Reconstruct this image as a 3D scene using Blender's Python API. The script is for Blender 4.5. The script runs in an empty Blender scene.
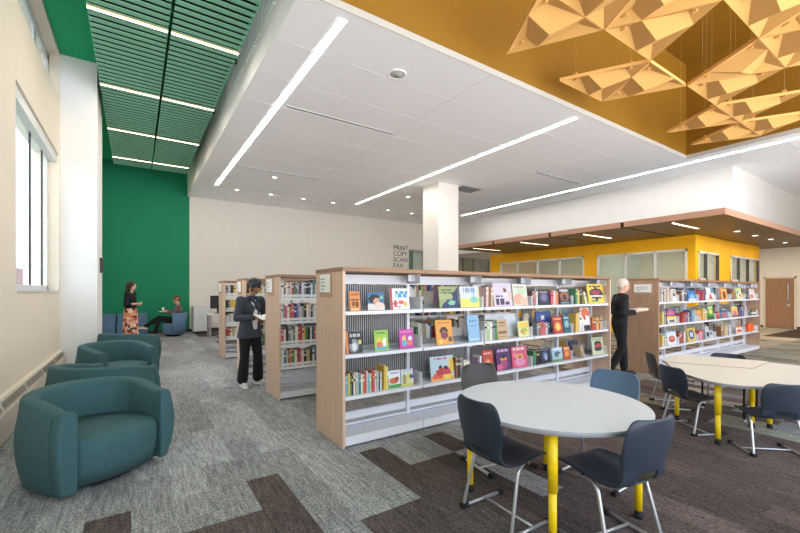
import bpy, bmesh, math, random
from mathutils import Vector, Matrix, Euler
random.seed(7)
R = math.radians
scene = bpy.context.scene
COL = scene.collection

# ------------------------------------------------------------------ camera model (metres, eye height 1.55)
F_PX, YAW, HY, EYE = 395.0, R(33.83), 291.0, 1.55
SN, CS = math.sin(YAW), math.cos(YAW)
def x_on(px, y):                       # X of a picture column on the plane Y=y
    a = (px - 400) / F_PX
    return y * (SN + CS * a) / (CS - SN * a)
def z_on(px, py, y):
    a = (px - 400) / F_PX
    return EYE + (HY - py) / F_PX * y / (CS - SN * a)

# ------------------------------------------------------------------ colours / materials
def lin(c):
    if isinstance(c, str):
        c = c.lstrip('#'); c = [int(c[i:i+2], 16) / 255 for i in (0, 2, 4)]
    return tuple((v / 12.92 if v <= .04045 else ((v + .055) / 1.055) ** 2.4) for v in c[:3])
_M = {}
def mat(name, col, rough=.6, metal=0., noise=0., nscale=20., stretch=(1, 1, 1), bump=0., attr=False,
        emit=0., alpha=1., trans=0., col2=None, spec=.5, bscale=None):
    if name in _M: return _M[name]
    m = bpy.data.materials.new(name); m.use_nodes = True
    nt = m.node_tree; nd = nt.nodes; L = nt.links
    b = nd['Principled BSDF']
    c = (*lin(col), 1)
    b.inputs['Base Color'].default_value = c
    b.inputs['Roughness'].default_value = rough
    b.inputs['Metallic'].default_value = metal
    b.inputs['Specular IOR Level'].default_value = spec
    if trans: b.inputs['Transmission Weight'].default_value = trans
    if alpha < 1: b.inputs['Alpha'].default_value = alpha
    if emit:
        b.inputs['Emission Color'].default_value = c
        b.inputs['Emission Strength'].default_value = emit
    src = None
    if attr:
        a = nd.new('ShaderNodeVertexColor'); a.layer_name = 'Col'; src = a.outputs['Color']
        L.new(src, b.inputs['Base Color'])
    if noise or col2 or bump:
        tc = nd.new('ShaderNodeTexCoord'); mp = nd.new('ShaderNodeMapping')
        mp.inputs['Scale'].default_value = stretch
        L.new(tc.outputs['Object'], mp.inputs['Vector'])
        n = nd.new('ShaderNodeTexNoise'); n.inputs['Scale'].default_value = nscale
        n.inputs['Detail'].default_value = 6; n.inputs['Roughness'].default_value = .6
        L.new(mp.outputs['Vector'], n.inputs['Vector'])
        if noise or col2:
            rmp = nd.new('ShaderNodeValToRGB')
            rmp.color_ramp.elements[0].position = .3; rmp.color_ramp.elements[1].position = .7
            L.new(n.outputs['Fac'], rmp.inputs['Fac'])
            if col2:
                rmp.color_ramp.elements[0].color = c; rmp.color_ramp.elements[1].color = (*lin(col2), 1)
                L.new(rmp.outputs['Color'], b.inputs['Base Color'])
            else:
                lo, hi = 1 - noise, 1 + noise
                rmp.color_ramp.elements[0].color = (lo, lo, lo, 1); rmp.color_ramp.elements[1].color = (hi, hi, hi, 1)
                mx = nd.new('ShaderNodeMix'); mx.data_type = 'RGBA'; mx.blend_type = 'MULTIPLY'
                mx.inputs['Factor'].default_value = 1
                if src: L.new(src, mx.inputs[6])
                else: mx.inputs[6].default_value = c
                L.new(rmp.outputs['Color'], mx.inputs[7])
                L.new(mx.outputs[2], b.inputs['Base Color'])
        if bump:
            bp = nd.new('ShaderNodeBump'); bp.inputs['Strength'].default_value = bump
            bp.inputs['Distance'].default_value = .004
            L.new(n.outputs['Fac'], bp.inputs['Height']); L.new(bp.outputs['Normal'], b.inputs['Normal'])
    _M[name] = m
    return m

# ------------------------------------------------------------------ mesh builder
class MB:
    def __init__(s): s.v = []; s.f = []; s.m = []; s.c = []; s.sm = []
    def face(s, idx, mi=0, col=None, smooth=False):
        s.f.append(tuple(idx)); s.m.append(mi); s.c.append(col); s.sm.append(smooth)
    def quad(s, pts, mi=0, col=None, smooth=False):
        n = len(s.v); s.v += [tuple(p) for p in pts]; s.face(range(n, n + len(pts)), mi, col, smooth)
    def box(s, x0, x1, y0, y1, z0, z1, mi=0, col=None):
        n = len(s.v)
        s.v += [(x0,y0,z0),(x1,y0,z0),(x1,y1,z0),(x0,y1,z0),(x0,y0,z1),(x1,y0,z1),(x1,y1,z1),(x0,y1,z1)]
        for q in ((3,2,1,0),(4,5,6,7),(0,1,5,4),(1,2,6,5),(2,3,7,6),(3,0,4,7)): s.face([n+i for i in q], mi, col)
        return s
    def prism(s, poly, z0, z1, mi=0, top_mi=None, smooth=False):
        n = len(s.v); k = len(poly)
        s.v += [(p[0], p[1], z0) for p in poly] + [(p[0], p[1], z1) for p in poly]
        s.face([n + i for i in reversed(range(k))], mi); s.face([n + k + i for i in range(k)], mi if top_mi is None else top_mi)
        for i in range(k): s.face((n+i, n+(i+1)%k, n+k+(i+1)%k, n+k+i), mi, None, smooth)
        return s
    def lathe(s, prof, seg=24, cx=0, cy=0, mi=0, smooth=True):
        n = len(s.v); k = len(prof)
        for r, z in prof:
            for j in range(seg):
                a = 2*math.pi*j/seg; s.v.append((cx + r*math.cos(a), cy + r*math.sin(a), z))
        for i in range(k-1):
            for j in range(seg):
                j2 = (j+1) % seg
                s.face((n+i*seg+j, n+i*seg+j2, n+(i+1)*seg+j2, n+(i+1)*seg+j), mi, None, smooth)
        s.face([n+j for j in reversed(range(seg))], mi); s.face([n+(k-1)*seg+j for j in range(seg)], mi)
        return s
    def tube(s, pts, r, seg=10, mi=0, fillet=0., r2=None):
        pts = [Vector(p) for p in pts]
        if fillet:
            out = [pts[0]]
            for i in range(1, len(pts)-1):
                a, b, c = pts[i-1], pts[i], pts[i+1]
                d1 = min(fillet, (a-b).length*.45); d2 = min(fillet, (c-b).length*.45)
                p, q = b + (a-b).normalized()*d1, b + (c-b).normalized()*d2
                for k in range(6):
                    t = k/5; out.append(p*(1-t)**2 + b*2*t*(1-t) + q*t*t)
            out.append(pts[-1]); pts = out
        n0 = len(s.v); N = len(pts)
        up = Vector((0, 0, 1)); prev = None
        for i, p in enumerate(pts):
            t = (pts[min(i+1, N-1)] - pts[max(i-1, 0)]).normalized()
            if prev is None:
                x = t.cross(up)
                if x.length < .05: x = t.cross(Vector((1, 0, 0)))
            else: x = prev - t*prev.dot(t)
            x.normalize(); prev = x; y = t.cross(x)
            rr = r if r2 is None else r + (r2-r)*i/(N-1)
            for j in range(seg):
                a = 2*math.pi*j/seg
                s.v.append(tuple(p + x*rr*math.cos(a) + y*rr*math.sin(a)))
        for i in range(N-1):
            for j in range(seg):
                j2 = (j+1) % seg
                s.face((n0+i*seg+j, n0+i*seg+j2, n0+(i+1)*seg+j2, n0+(i+1)*seg+j), mi, None, True)
        s.face([n0+j for j in reversed(range(seg))], mi); s.face([n0+(N-1)*seg+j for j in range(seg)], mi)
        return s
    def limb(s, p0, p1, r0, r1, seg=14, rings=5):
        """closed tapered capsule"""
        p0, p1 = Vector(p0), Vector(p1); d = p1-p0; Ln = d.length
        t = d.normalized() if Ln > 1e-6 else Vector((0, 0, 1))
        x = t.cross(Vector((0, 0, 1)))
        if x.length < .05: x = t.cross(Vector((1, 0, 0)))
        x.normalize(); y = t.cross(x)
        prof = []
        for i in range(1, rings+1):
            a = math.pi/2*(1 - i/rings); prof.append((-math.sin(a)*r0, math.cos(a)*r0))
        for i in range(0, rings):
            a = math.pi/2*i/rings; prof.append((Ln + math.sin(a)*r1, math.cos(a)*r1))
        n0 = len(s.v)
        s.v.append(tuple(p0 - t*r0))
        for h, r in prof:
            for j in range(seg):
                a = 2*math.pi*j/seg; s.v.append(tuple(p0 + t*h + x*r*math.cos(a) + y*r*math.sin(a)))
        s.v.append(tuple(p1 + t*r1)); last = len(s.v)-1
        k = len(prof)
        for j in range(seg):
            s.face((n0, n0+1+(j+1) % seg, n0+1+j), 0, None, True)
            s.face((last, n0+1+(k-1)*seg+j, n0+1+(k-1)*seg+(j+1) % seg), 0, None, True)
        for i in range(k-1):
            for j in range(seg):
                j2 = (j+1) % seg
                s.face((n0+1+i*seg+j, n0+1+i*seg+j2, n0+1+(i+1)*seg+j2, n0+1+(i+1)*seg+j), 0, None, True)
        return s
    def ell(s, c, r, rot=None, seg=18, rings=12):
        n0 = len(s.v); c = Vector(c)
        M = rot.to_matrix() if rot is not None else Matrix.Identity(3)
        for i in range(rings+1):
            th = math.pi*i/rings
            for j in range(seg):
                a = 2*math.pi*j/seg
                p = Vector((r[0]*math.sin(th)*math.cos(a), r[1]*math.sin(th)*math.sin(a), r[2]*math.cos(th)))
                s.v.append(tuple(c + M @ p))
        for i in range(rings):
            for j in range(seg):
                j2 = (j+1) % seg
                s.face((n0+i*seg+j, n0+(i+1)*seg+j, n0+(i+1)*seg+j2, n0+i*seg+j2), 0, None, True)
        return s
    def loft(s, rings, mi=0, smooth=True, cap=True):
        n0 = len(s.v); k = len(rings[0])
        for r in rings: s.v += [tuple(p) for p in r]
        for i in range(len(rings)-1):
            for j in range(k):
                j2 = (j+1) % k
                s.face((n0+i*k+j, n0+i*k+j2, n0+(i+1)*k+j2, n0+(i+1)*k+j), mi, None, smooth)
        if cap:
            s.face([n0+j for j in reversed(range(k))], mi); s.face([n0+(len(rings)-1)*k+j for j in range(k)], mi)
        return s
    def mesh(s, name, mats):
        me = bpy.data.meshes.new(name); me.from_pydata(s.v, [], s.f)
        for m in (mats if isinstance(mats, (list, tuple)) else [mats]): me.materials.append(m)
        me.polygons.foreach_set('material_index', s.m)
        me.polygons.foreach_set('use_smooth', s.sm)
        if any(c is not None for c in s.c):
            ca = me.color_attributes.new('Col', 'FLOAT_COLOR', 'CORNER')
            buf = []
            for p, c in zip(me.polygons, s.c):
                c = (*lin(c), 1) if c is not None else (1, 1, 1, 1)
                buf += list(c)*p.loop_total
            ca.data.foreach_set('color', buf)
        me.update()
        return me
    def build(s, name, mats, parent=None, loc=None, rot=None):
        o = bpy.data.objects.new(name, s.mesh(name, mats)); COL.objects.link(o)
        if parent: o.parent = parent
        if loc: o.location = loc
        if rot: o.rotation_euler = rot
        return o

def fix_normals(o):
    bm = bmesh.new(); bm.from_mesh(o.data); bmesh.ops.recalc_face_normals(bm, faces=bm.faces); bm.to_mesh(o.data); bm.free()
def bevel(o, w=.005, seg=2):
    md = o.modifiers.new('bevel', 'BEVEL'); md.width = w; md.segments = seg; md.limit_method = 'ANGLE'; md.angle_limit = R(40)
    return o
def empty(name, loc=(0, 0, 0), rz=0.):
    o = bpy.data.objects.new(name, None); COL.objects.link(o); o.location = loc; o.rotation_euler = (0, 0, rz)
    o.empty_display_size = .1
    return o
def tag(o, label, cat, group=None):
    o['label'] = label; o['category'] = cat
    if group: o['group'] = group
    return o
def struct(o): o['kind'] = 'structure'; return o
def copy_tree(o, parent=None):
    c = o.copy(); COL.objects.link(c)
    if parent is not None: c.parent = parent
    for ch in [x for x in bpy.data.objects if x.parent is o and x is not c]: copy_tree(ch, c)
    return c
def apply_mods(o):
    dg = bpy.context.evaluated_depsgraph_get()
    me = bpy.data.meshes.new_from_object(o.evaluated_get(dg)); old = o.data
    o.modifiers.clear(); o.data = me; bpy.data.meshes.remove(old)
    me.polygons.foreach_set('use_smooth', [True]*len(me.polygons))
    return o

# ------------------------------------------------------------------ palette of materials
WALL = mat('painted wall warm white', '#E6E0D8', .85, noise=.015, nscale=3)
CREAM = mat('painted wall cream', '#EADFCE', .85, noise=.02, nscale=2)
PIER = mat('painted pier white', '#E9E8E6', .85, noise=.015, nscale=2)
CEIL = mat('ceiling panel white', '#FAFBFE', .9, noise=.012, nscale=4)
GREEN = mat('painted wall green', '#02845C', .75, noise=.05, nscale=1.5)
GREENC = mat('painted ceiling green', '#10AE74', .8, noise=.05, nscale=1.5)
BAFFLE = mat('felt baffle green', '#7DB89C', .95, noise=.12, nscale=60)
BAFFDK = mat('baffle gap shade', '#061C14', .95, noise=.1, nscale=30)
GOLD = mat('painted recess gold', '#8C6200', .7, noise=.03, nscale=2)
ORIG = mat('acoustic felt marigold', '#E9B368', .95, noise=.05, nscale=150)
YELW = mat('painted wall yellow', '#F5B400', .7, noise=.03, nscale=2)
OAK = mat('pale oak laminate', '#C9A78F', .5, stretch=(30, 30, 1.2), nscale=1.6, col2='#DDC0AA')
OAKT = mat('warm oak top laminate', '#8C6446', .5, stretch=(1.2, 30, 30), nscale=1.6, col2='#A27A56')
OAKD = mat('darker oak laminate', '#A07D63', .5, stretch=(30, 30, 1.2), nscale=1.6, col2='#BA9A82')  # darker brown oak of the right-hand bookcase
CANW = mat('dark walnut canopy', '#553A14', .42, stretch=(1.5, 26, 26), nscale=1.5, col2='#74501C')
CANE = mat('canopy edge oak', '#B98A70', .5, stretch=(8, 8, 30), nscale=1.6, col2='#CDA088')
DOORW = mat('oak door veneer', '#93694A', .5, stretch=(30, 30, 1.2), nscale=1.4, col2='#A67C5A')
SHELFW = mat('white powder coated steel', '#DDDEE5', .4, noise=.015, nscale=40)
STEELG = mat('grey shelving steel', '#9A9BA0', .5, noise=.04, nscale=30)
SLAT = mat('grey back slat', '#A9A8A8', .6, noise=.05, nscale=30)
DARK = mat('matte black', '#1B1B1D', .8, noise=.05, nscale=20)  # plain black for dark parts and openings
NAVY = mat('navy chair shell plastic', '#293341', .42, noise=.05, nscale=90, bump=.08)
SLATE = mat('blue chair shell plastic', '#5B7594', .45, noise=.05, nscale=90, bump=.08)
CHAR = mat('charcoal chair shell plastic', '#3B3735', .5, noise=.05, nscale=90, bump=.08)
CHROME = mat('satin tube steel', '#C2C4C8', .32, metal=.75, noise=.03, nscale=50)
RUBBER = mat('black rubber', '#101012', .7, noise=.05, nscale=50)
LEGY = mat('yellow enamel leg', '#F4CE0C', .4, noise=.03, nscale=20)
TOPG = mat('pale grey laminate', '#D2D4DC', .42, noise=.015, nscale=60)
TOPE = mat('grey table edge band', '#A7ABB4', .5, noise=.02, nscale=40)
TOPC = mat('warm light tinted laminate', '#DDD7CB', .42, noise=.02, nscale=60)  # warm lighting over these tables is partly put into the laminate colour
TEAL = mat('teal woven upholstery', '#37595E', .85, noise=.16, nscale=30, stretch=(3, 3, .6), bump=.25)
BLUEU = mat('blue grey upholstery', '#5E7C9B', .85, noise=.12, nscale=60, bump=.2)
PRINT = mat('printed paper', '#FFFFFF', .55, attr=True, noise=.04, nscale=80)
PAPER = mat('white card', '#F4F4F2', .7, noise=.02, nscale=60)
LED = mat('led diffuser white', '#FFFDF6', .5, emit=9.0, noise=.01, nscale=5)
LEDW = mat('led diffuser warm', '#FFE9CC', .5, emit=5.0, noise=.01, nscale=5)
LEDD = mat('downlight lens', '#FFF6E4', .5, emit=6.0, noise=.01, nscale=5)
GLASS = mat('clear window glass', '#BFD2DE', .03, alpha=.22, noise=.01, nscale=3)
GLASSB = mat('blue tinted clerestory glass', '#86A3C0', .05, alpha=.42, noise=.02, nscale=3)
GLASSG = mat('pale green office glass', '#C9D6CC', .06, alpha=.30, noise=.02, nscale=3)
ALUM = mat('brushed aluminium frame', '#D8D9DA', .4, metal=.3, noise=.02, nscale=40)
BLACKP = mat('black plastic', '#1C1D20', .5, noise=.05, nscale=50)
# ================================================================== THE ROOM
XW = -1.20                    # left wall plane
YB = 17.0                     # back wall plane
XR = 22.3                     # right wall plane
ZC = 5.15; ZG = 6.10          # white / green ceiling heights
YF = -3.0                     # open front limit
YR = 4.61                     # recess edge

# ---- carpet floor: one mesh, a quad for each half plank, tone per plank
PW = .2575; XO = .75; YO = .37
def plank_tone(cx, cy, k, rnd):
    g = .585 + rnd.uniform(-.06, .06)
    grey = (g*.985, g*.985, g*1.0)
    b = .315 + rnd.uniform(-.04, .04)
    brown = (b*1.08, b*.96, b*.93)
    mid = (.50+rnd.uniform(-.05, .05),)*3
    tan = (.62+rnd.uniform(-.07, .05), .57, .50)
    dark = False
    if cy < 3.37 and -8 <= k:
        if k == -4: dark = 2.37 < cy
        elif k in (-2, -1): dark = cy < 2.87
        elif k == 0: dark = True
        elif k == 1: dark = cy < 1.3
        elif k in (2, 3): dark = cy < 2.37
        elif k == 4: dark = True
        elif k in (5, 6): dark = cy < 2.87
        elif k == 7: dark = cy > 2.87 or cy < 1.87
        elif k == 8: dark = cy < 2.37
        elif k > 8: dark = True
    if dark and k > 8:
        r = rnd.random()
        if cx > 9: v = .52+rnd.uniform(-.03, .03); return (v, v*.965, v*.86) if r > .1 else (v*.86, v*.82, v*.73)
        if cx > 5.6 and r < .34: return tan if r < .24 else mid
        if r < .10: return mid
        w = rnd.uniform(0, .05)
        return (brown[0]+w, brown[1]+w*.7, brown[2]+w*.5)
    if dark: return brown
    if cx > 17 and cy < 6:
        if 18 < cx < 22 and cy < 4.15: return (.30, .25, .22)
        return (.74, .69, .60)
    if cx > 6.6:
        r = rnd.random()
        if r < .3: return tan
        if r < .45: return brown
        v = .56+rnd.uniform(-.03, .03); return (v, v*.965, v*.88)
    if cy > 14.9 and cx > 1.9: return brown
    if 12.6 < cy < 13.6 and 2.0 < cx < 3.5: return (.36, .34, .34)
    return grey
fl = MB(); rnd = random.Random(11)
k0 = math.floor((XW - .1 - XO)/PW); k1 = math.ceil((XR + .3 - XO)/PW)
for k in range(k0, k1):
    prev = None
    for j in range(math.floor((YF-YO)/.5), math.ceil((YB+.3-YO)/.5)):
        x0 = XO + k*PW; y0 = YO + j*.5 - .5 + .5
        cx, cy = x0 + PW/2, y0 + .25
        c = plank_tone(cx, cy, k, rnd)
        if prev is not None and (j + k) % 2: c = tuple(p*.75 + q*.25 for p, q in zip(prev, c)) if abs(prev[0]-c[0]) < .12 else c
        prev = c
        srgb = tuple(max(0, min(1, v)) for v in c)
        fl.quad([(x0, y0, 0), (x0+PW, y0, 0), (x0+PW, y0+.5, 0), (x0, y0+.5, 0)], 0, None)
        fl.c[-1] = tuple(12.92*v if v < .0031 else 1.055*v**(1/2.4)-.055 for v in tuple(s**2.0 for s in srgb))
def carpet():
    m = bpy.data.materials.new('patterned carpet plank'); m.use_nodes = True
    nt = m.node_tree; nd = nt.nodes; L = nt.links; b = nd['Principled BSDF']
    b.inputs['Roughness'].default_value = .97; b.inputs['Specular IOR Level'].default_value = .1
    vc = nd.new('ShaderNodeVertexColor'); vc.layer_name = 'Col'
    tc = nd.new('ShaderNodeTexCoord')
    def noise(scale, stretch, lo, hi, p0, p1, detail=5):
        mp = nd.new('ShaderNodeMapping'); mp.inputs['Scale'].default_value = stretch
        L.new(tc.outputs['Object'], mp.inputs['Vector'])
        n = nd.new('ShaderNodeTexNoise'); n.inputs['Scale'].default_value = scale; n.inputs['Detail'].default_value = detail
        n.inputs['Roughness'].default_value = .65
        L.new(mp.outputs['Vector'], n.inputs['Vector'])
        r = nd.new('ShaderNodeValToRGB'); r.color_ramp.elements[0].position = p0; r.color_ramp.elements[1].position = p1
        r.color_ramp.elements[0].color = (lo, lo, lo, 1); r.color_ramp.elements[1].color = (hi, hi, hi, 1)
        L.new(n.outputs['Fac'], r.inputs['Fac']); return r.outputs['Color'], n
    a, n1 = noise(85, (1, .5, 1), .50, 1.42, .36, .64)
    s, n2 = noise(9, (4.5, .55, 1), .66, 1.28, .36, .66)
    g, n3 = noise(1.1, (1, .6, 1), .90, 1.10, .35, .65)
    cur = vc.outputs['Color']
    for o in (a, s, g):
        mx = nd.new('ShaderNodeMix'); mx.data_type = 'RGBA'; mx.blend_type = 'MULTIPLY'; mx.inputs['Factor'].default_value = 1
        L.new(cur, mx.inputs[6]); L.new(o, mx.inputs[7]); cur = mx.outputs[2]
    L.new(cur, b.inputs['Base Color'])
    bp = nd.new('ShaderNodeBump'); bp.inputs['Strength'].default_value = .4; bp.inputs['Distance'].default_value = .004
    L.new(n1.outputs['Fac'], bp.inputs['Height']); L.new(bp.outputs['Normal'], b.inputs['Normal'])
    return m
struct(fl.build('floor', carpet()))

# ---- left wall with a tall window and a clerestory, and the pier
T = .35
w = MB()
WY0, WY1, WZ0, WZ1 = 6.55, 9.80, 1.56, 4.12          # window opening
CZ0, CZ1 = 5.13, 6.02                                  # clerestory opening
w.box(XW-T, XW, YF, WY0, 0, CZ0)
w.box(XW-T, XW, WY1, 11.4, 0, CZ0)
w.box(XW-T, XW, WY0, WY1, 0, WZ0); w.box(XW-T, XW, WY0, WY1, WZ1, CZ0)
w.box(XW-T, XW, YF, 1.0, CZ0, ZG); w.box(XW-T, XW, 9.9, 11.4, CZ0, ZG)
w.box(XW-T, XW, 1.0, 9.9, CZ1, ZG)
w.box(XW-T, XW, 11.4, YB+.2, 0, ZG)
struct(w.build('wall_left', CREAM))
p = MB(); p.box(XW+.001, -.63, 9.93, 11.3, 0, ZG-.001)
struct(p.build('wall_pier', PIER))
def window(name, y0, y1, z0, z1, x, mull, frame=.06, rail=None, glass=GLASS):
    f = MB()
    f.box(x-.015, x+.015, y0, y1, z0, z0+frame); f.box(x-.015, x+.015, y0, y1, z1-frame, z1)
    f.box(x-.015, x+.015, y0, y0+frame, z0, z1); f.box(x-.015, x+.015, y1-frame, y1, z0, z1)
    for m_ in mull: f.box(x-.012, x+.012, m_-frame/2, m_+frame/2, z0, z1)
    o = struct(f.build(name, ALUM))
    g = MB(); g.box(x-.006, x+.006, y0+frame, y1-frame, z0+frame, z1-frame)
    g.build('pane', glass, o)
    return o
wo = window('window_1', WY0, WY1, WZ0, WZ1, XW-.17, [7.39, 8.38, 9.34], .085)
hb = MB(); hb.box(XW-.13, XW-.03, WY0, WY1, WZ1-.16, WZ1-.001); hb.build('blind_box', ALUM, wo)
g_ = MB()
for m_ in (7.39, 8.38, 9.34): g_.box(XW-.176, XW-.156, m_-.085, m_-.044, WZ0+.09, WZ1-.09)
g_.build('gasket', BLACKP, wo)
st = MB(); st.box(XW-.2, XW+.012, WY0-.0, WY1, WZ0-.03, WZ0+.002); st.build('sill', ALUM, wo)
wc = window('window_2', 1.0, 9.9, CZ0, CZ1, XW-.17, [2.3, 3.57, 4.84, 6.12, 7.39, 8.66], .16, glass=GLASSB)
# ---- green end wall, white back wall
b = MB(); b.box(XW, 1.72, YB, YB+.2, 0, ZG); struct(b.build('wall_green', GREEN))
b = MB(); b.box(1.72, 11.95, YB, YB+.2, 0, ZC); b.box(11.95, XR, YB, YB+.2, 3.75, ZC)
struct(b.build('wall_back', WALL))
b = MB(); b.box(XW, 11.95, YB-.02, YB-.001, 0, .11); struct(b.build('baseboard_back', mat('dark rubber base', '#3A3532', .6, noise=.05, nscale=20)))
b = MB(); b.box(-.62, -.605, 9.93, 11.3, 0, .1); b.box(XW+.002, -.605, 9.912, 9.929, 0, .1); struct(b.build('baseboard_left', mat('pale rubber base', '#B9AFA2', .6, noise=.05, nscale=20)))
# glazed office front beyond the opening at the back right
gl = MB(); gl.box(11.96, 21.0, YB+.62, YB+.66, 0, 3.75)
og = struct(gl.build('window_3', mat('frosted office glass', '#C4CFC8', .25, noise=.06, nscale=1.2)))
fr = MB()
for x in (12.0, 12.62, 13.3, 14.6, 15.9, 16.35, 17.2, 18.5): fr.box(x-.03, x+.03, YB+.58, YB+.62, 0, 3.75)
fr.build('window_frame', mat('grey green frame', '#7F8F86', .5, noise=.03, nscale=20), og)
dk = MB(); dk.box(12.05, 12.6, YB+.595, YB+.615, 0, 3.7); dk.build('tinted_panel', mat('tinted green glass', '#6E8C7C', .2, noise=.04, nscale=2), og)
b = MB(); b.box(11.95, 21.0, YB+.2, YB+.7, -.01, 0); b.box(11.9, 11.955, YB+.2, YB+.7, 0, 3.75); b.box(11.95, 21, YB+.2, YB+.7, 3.72, 3.76)
struct(b.build('trim_1', WALL))

# ---- ceilings
c = MB(); c.box(XW-T, 1.66, YF, YB+.2, ZG, ZG+.2); struct(c.build('ceiling_green', GREENC))
# white ceiling: panels with open joints, with a hole for the gold recess
c = MB()
RX0, RX1 = 1.74, 12.5
def panels(x0, x1, y0, y1, nx, ny, gap=.012):
    for i in range(nx):
        for j in range(ny):
            a0 = x0+(x1-x0)*i/nx; a1 = x0+(x1-x0)*(i+1)/nx; b0 = y0+(y1-y0)*j/ny; b1 = y0+(y1-y0)*(j+1)/ny
            c.box(a0+gap/2*(i > 0), a1-gap/2*(i < nx-1), b0+gap/2*(j > 0), b1-gap/2*(j < ny-1), ZC, ZC+.03)
panels(1.66, 2.274, YR, YB, 1, 12); panels(2.286, 7.574, YR, YB, 2, 12); panels(7.586, 12.894, YR, YB, 2, 12)
panels(12.906, XR, YF, YB, 3, 14, .014); panels(RX1, 12.894, YF, YR, 1, 5)
panels(1.66, RX0, YF, YR, 1, 5)
c.box(2.274, 2.286, YR, YB, ZC+.002, ZC+.03); c.box(7.574, 7.586, YR, YB, ZC+.002, ZC+.03); c.box(12.894, 12.906, YF, YB, ZC+.002, ZC+.03)
c.box(RX1, XR, YF, YB, ZC+.06, ZC+.1); c.box(1.66, RX1, YR, YB, ZC+.06, ZC+.1); c.box(1.66, RX0, YF, YR, ZC+.06, ZC+.1)
struct(c.build('ceiling', CEIL))
# bulkhead between green and white ceilings
b = MB(); b.box(1.645, 1.66, YF, YB, ZC, ZG)
for i in range(60): b.box(1.625, 1.645, 2.0+i*.12, 2.0+i*.12+.05, 5.62, ZG)
struct(b.build('wall_bulkhead', mat('painted bulkhead white', '#F6F6F6', .85, noise=.01, nscale=2)))
# gold recess
g = MB(); ZT = 7.72
g.quad([(RX0, YR, ZC+.06), (RX1, YR, ZC+.06), (RX1, YR, ZT), (RX0, YR, ZT)])
g.quad([(RX1, YR, ZC+.06), (RX1, YF, ZC+.06), (RX1, YF, ZT), (RX1, YR, ZT)])
g.quad([(RX0, YF, ZC+.06), (RX0, YR, ZC+.06), (RX0, YR, ZT), (RX0, YF, ZT)])
g.quad([(RX0, YF, ZT), (RX0, YR, ZT), (RX1, YR, ZT), (RX1, YF, ZT)])
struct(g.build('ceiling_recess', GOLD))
g = MB(); g.box(RX0, RX1, YR-.012, YR-.001, ZC-.002, ZC+.10); g.box(RX1-.012, RX1-.001, YF, YR, ZC-.002, ZC+.10)
struct(g.build('trim_2', mat('recess edge bead grey', '#B9B6AE', .6, noise=.02, nscale=20)))
# column
b = MB(); b.box(8.28, 9.15, 10.08, 10.92, 0, ZC); struct(b.build('column', WALL))

# ---- white upper wall over the canopy, canopy, yellow rooms
b = MB(); b.box(14.19, XR, 4.08, YB, 3.48, ZC); struct(b.build('wall_upper', mat('painted upper wall white', '#E4E1DD', .85, noise=.015, nscale=2)))
ZK = 3.35
def canopy_panel(i, x0, x1, y0, y1):
    k = MB(); k.box(x0+.03, x1, y0+(.03 if i == 0 else 0), y1, ZK, ZK+.13)
    o = struct(k.build('ceiling_canopy', CANW))
    e = MB(); e.box(x0, x0+.029, y0, y1, ZK-.005, ZK+.145)
    if i == 0: e.box(x0+.03, x1, y0, y0+.029, ZK-.005, ZK+.145)
    e.build('edge_band', CANE, o)
ys = [(3.42, 5.72), (5.82, 8.06), (8.16, 10.55), (10.65, 12.95)]
for i, (a, bb) in enumerate(ys): canopy_panel(i, 11.40, XR, a, bb)
b = MB(); b.box(11.5, XR, 3.6, 12.9, ZK+.131, ZK+.15); struct(b.build('trim_3', DARK))
# yellow room: facade left (faces -X at X=14.8) and facade front (faces -Y at Y=5.2)
def wall_with_holes(mb, axis, pos, th, a0, a1, z0, z1, holes):
    """holes: list of (a_lo,a_hi,z_lo,z_hi)"""
    def bx(p, q, r, s):
        if axis == 'x': mb.box(pos, pos+th, p, q, r, s)
        else: mb.box(p, q, pos, pos+th, r, s)
    cur = a0
    for h in sorted(holes):
        bx(cur, h[0], z0, z1); bx(h[0], h[1], z0, h[2]); bx(h[0], h[1], h[3], z1); cur = h[1]
    bx(cur, a1, z0, z1)
y = MB()
wall_with_holes(y, 'x', 14.8, .15, 5.2, 13.95, 0, ZK, [(5.42, 8.43, .6, 2.92), (8.95, 13.3, .6, 2.92)])
wall_with_holes(y, 'y', 5.2, .15, 14.95, 21.05, 0, ZK, [(15.0, 16.75, .3, 2.84), (17.85, 21.0, .3, 2.84)])
y.box(14.95, 18.6, 13.8, 13.95, 0, ZK)
struct(y.build('wall_yellow', YELW))
def wframe(name, axis, pos, a0, a1, z0, z1, mull, col=ALUM, glass=GLASSG, w_=.07, transom=None):
    f = MB()
    def bx(p, q, r, s, d=.05):
        if axis == 'x': f.box(pos-.015, pos+d, p, q, r, s)
        else: f.box(p, q, pos-.015, pos+d, r, s)
    bx(a0, a1, z0, z0+w_); bx(a0, a1, z1-w_, z1); bx(a0, a0+w_, z0, z1); bx(a1-w_, a1, z0, z1)
    for m_ in mull: bx(m_-w_/2, m_+w_/2, z0, z1)
    if transom: bx(transom[0], transom[1], transom[2], transom[2]+w_)
    o = struct(f.build(name, col)); g2 = MB()
    if axis == 'x': g2.box(pos+.06, pos+.066, a0, a1, z0, z1)
    else: g2.box(a0, a1, pos+.06, pos+.066, z0, z1)
    g2.build('pane', glass, o); return o
wframe('window_4', 'x', 14.8, 8.95, 13.3, .6, 2.92, [10.05, 11.14, 12.25])
wframe('window_5', 'x', 14.8, 5.42, 8.43, .6, 2.92, [6.38, 7.38])
DKF = mat('dark bronze frame', '#4B4A45', .5, noise=.03, nscale=20)
wframe('window_6', 'y', 5.2, 15.0, 16.75, .3, 2.84, [15.7], ALUM, transom=(15.0, 15.7, 1.9))
wframe('window_7', 'y', 5.2, 17.85, 21.0, .3, 2.84, [18.75, 19.75], ALUM, transom=(17.85, 18.75, 1.9))
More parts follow.
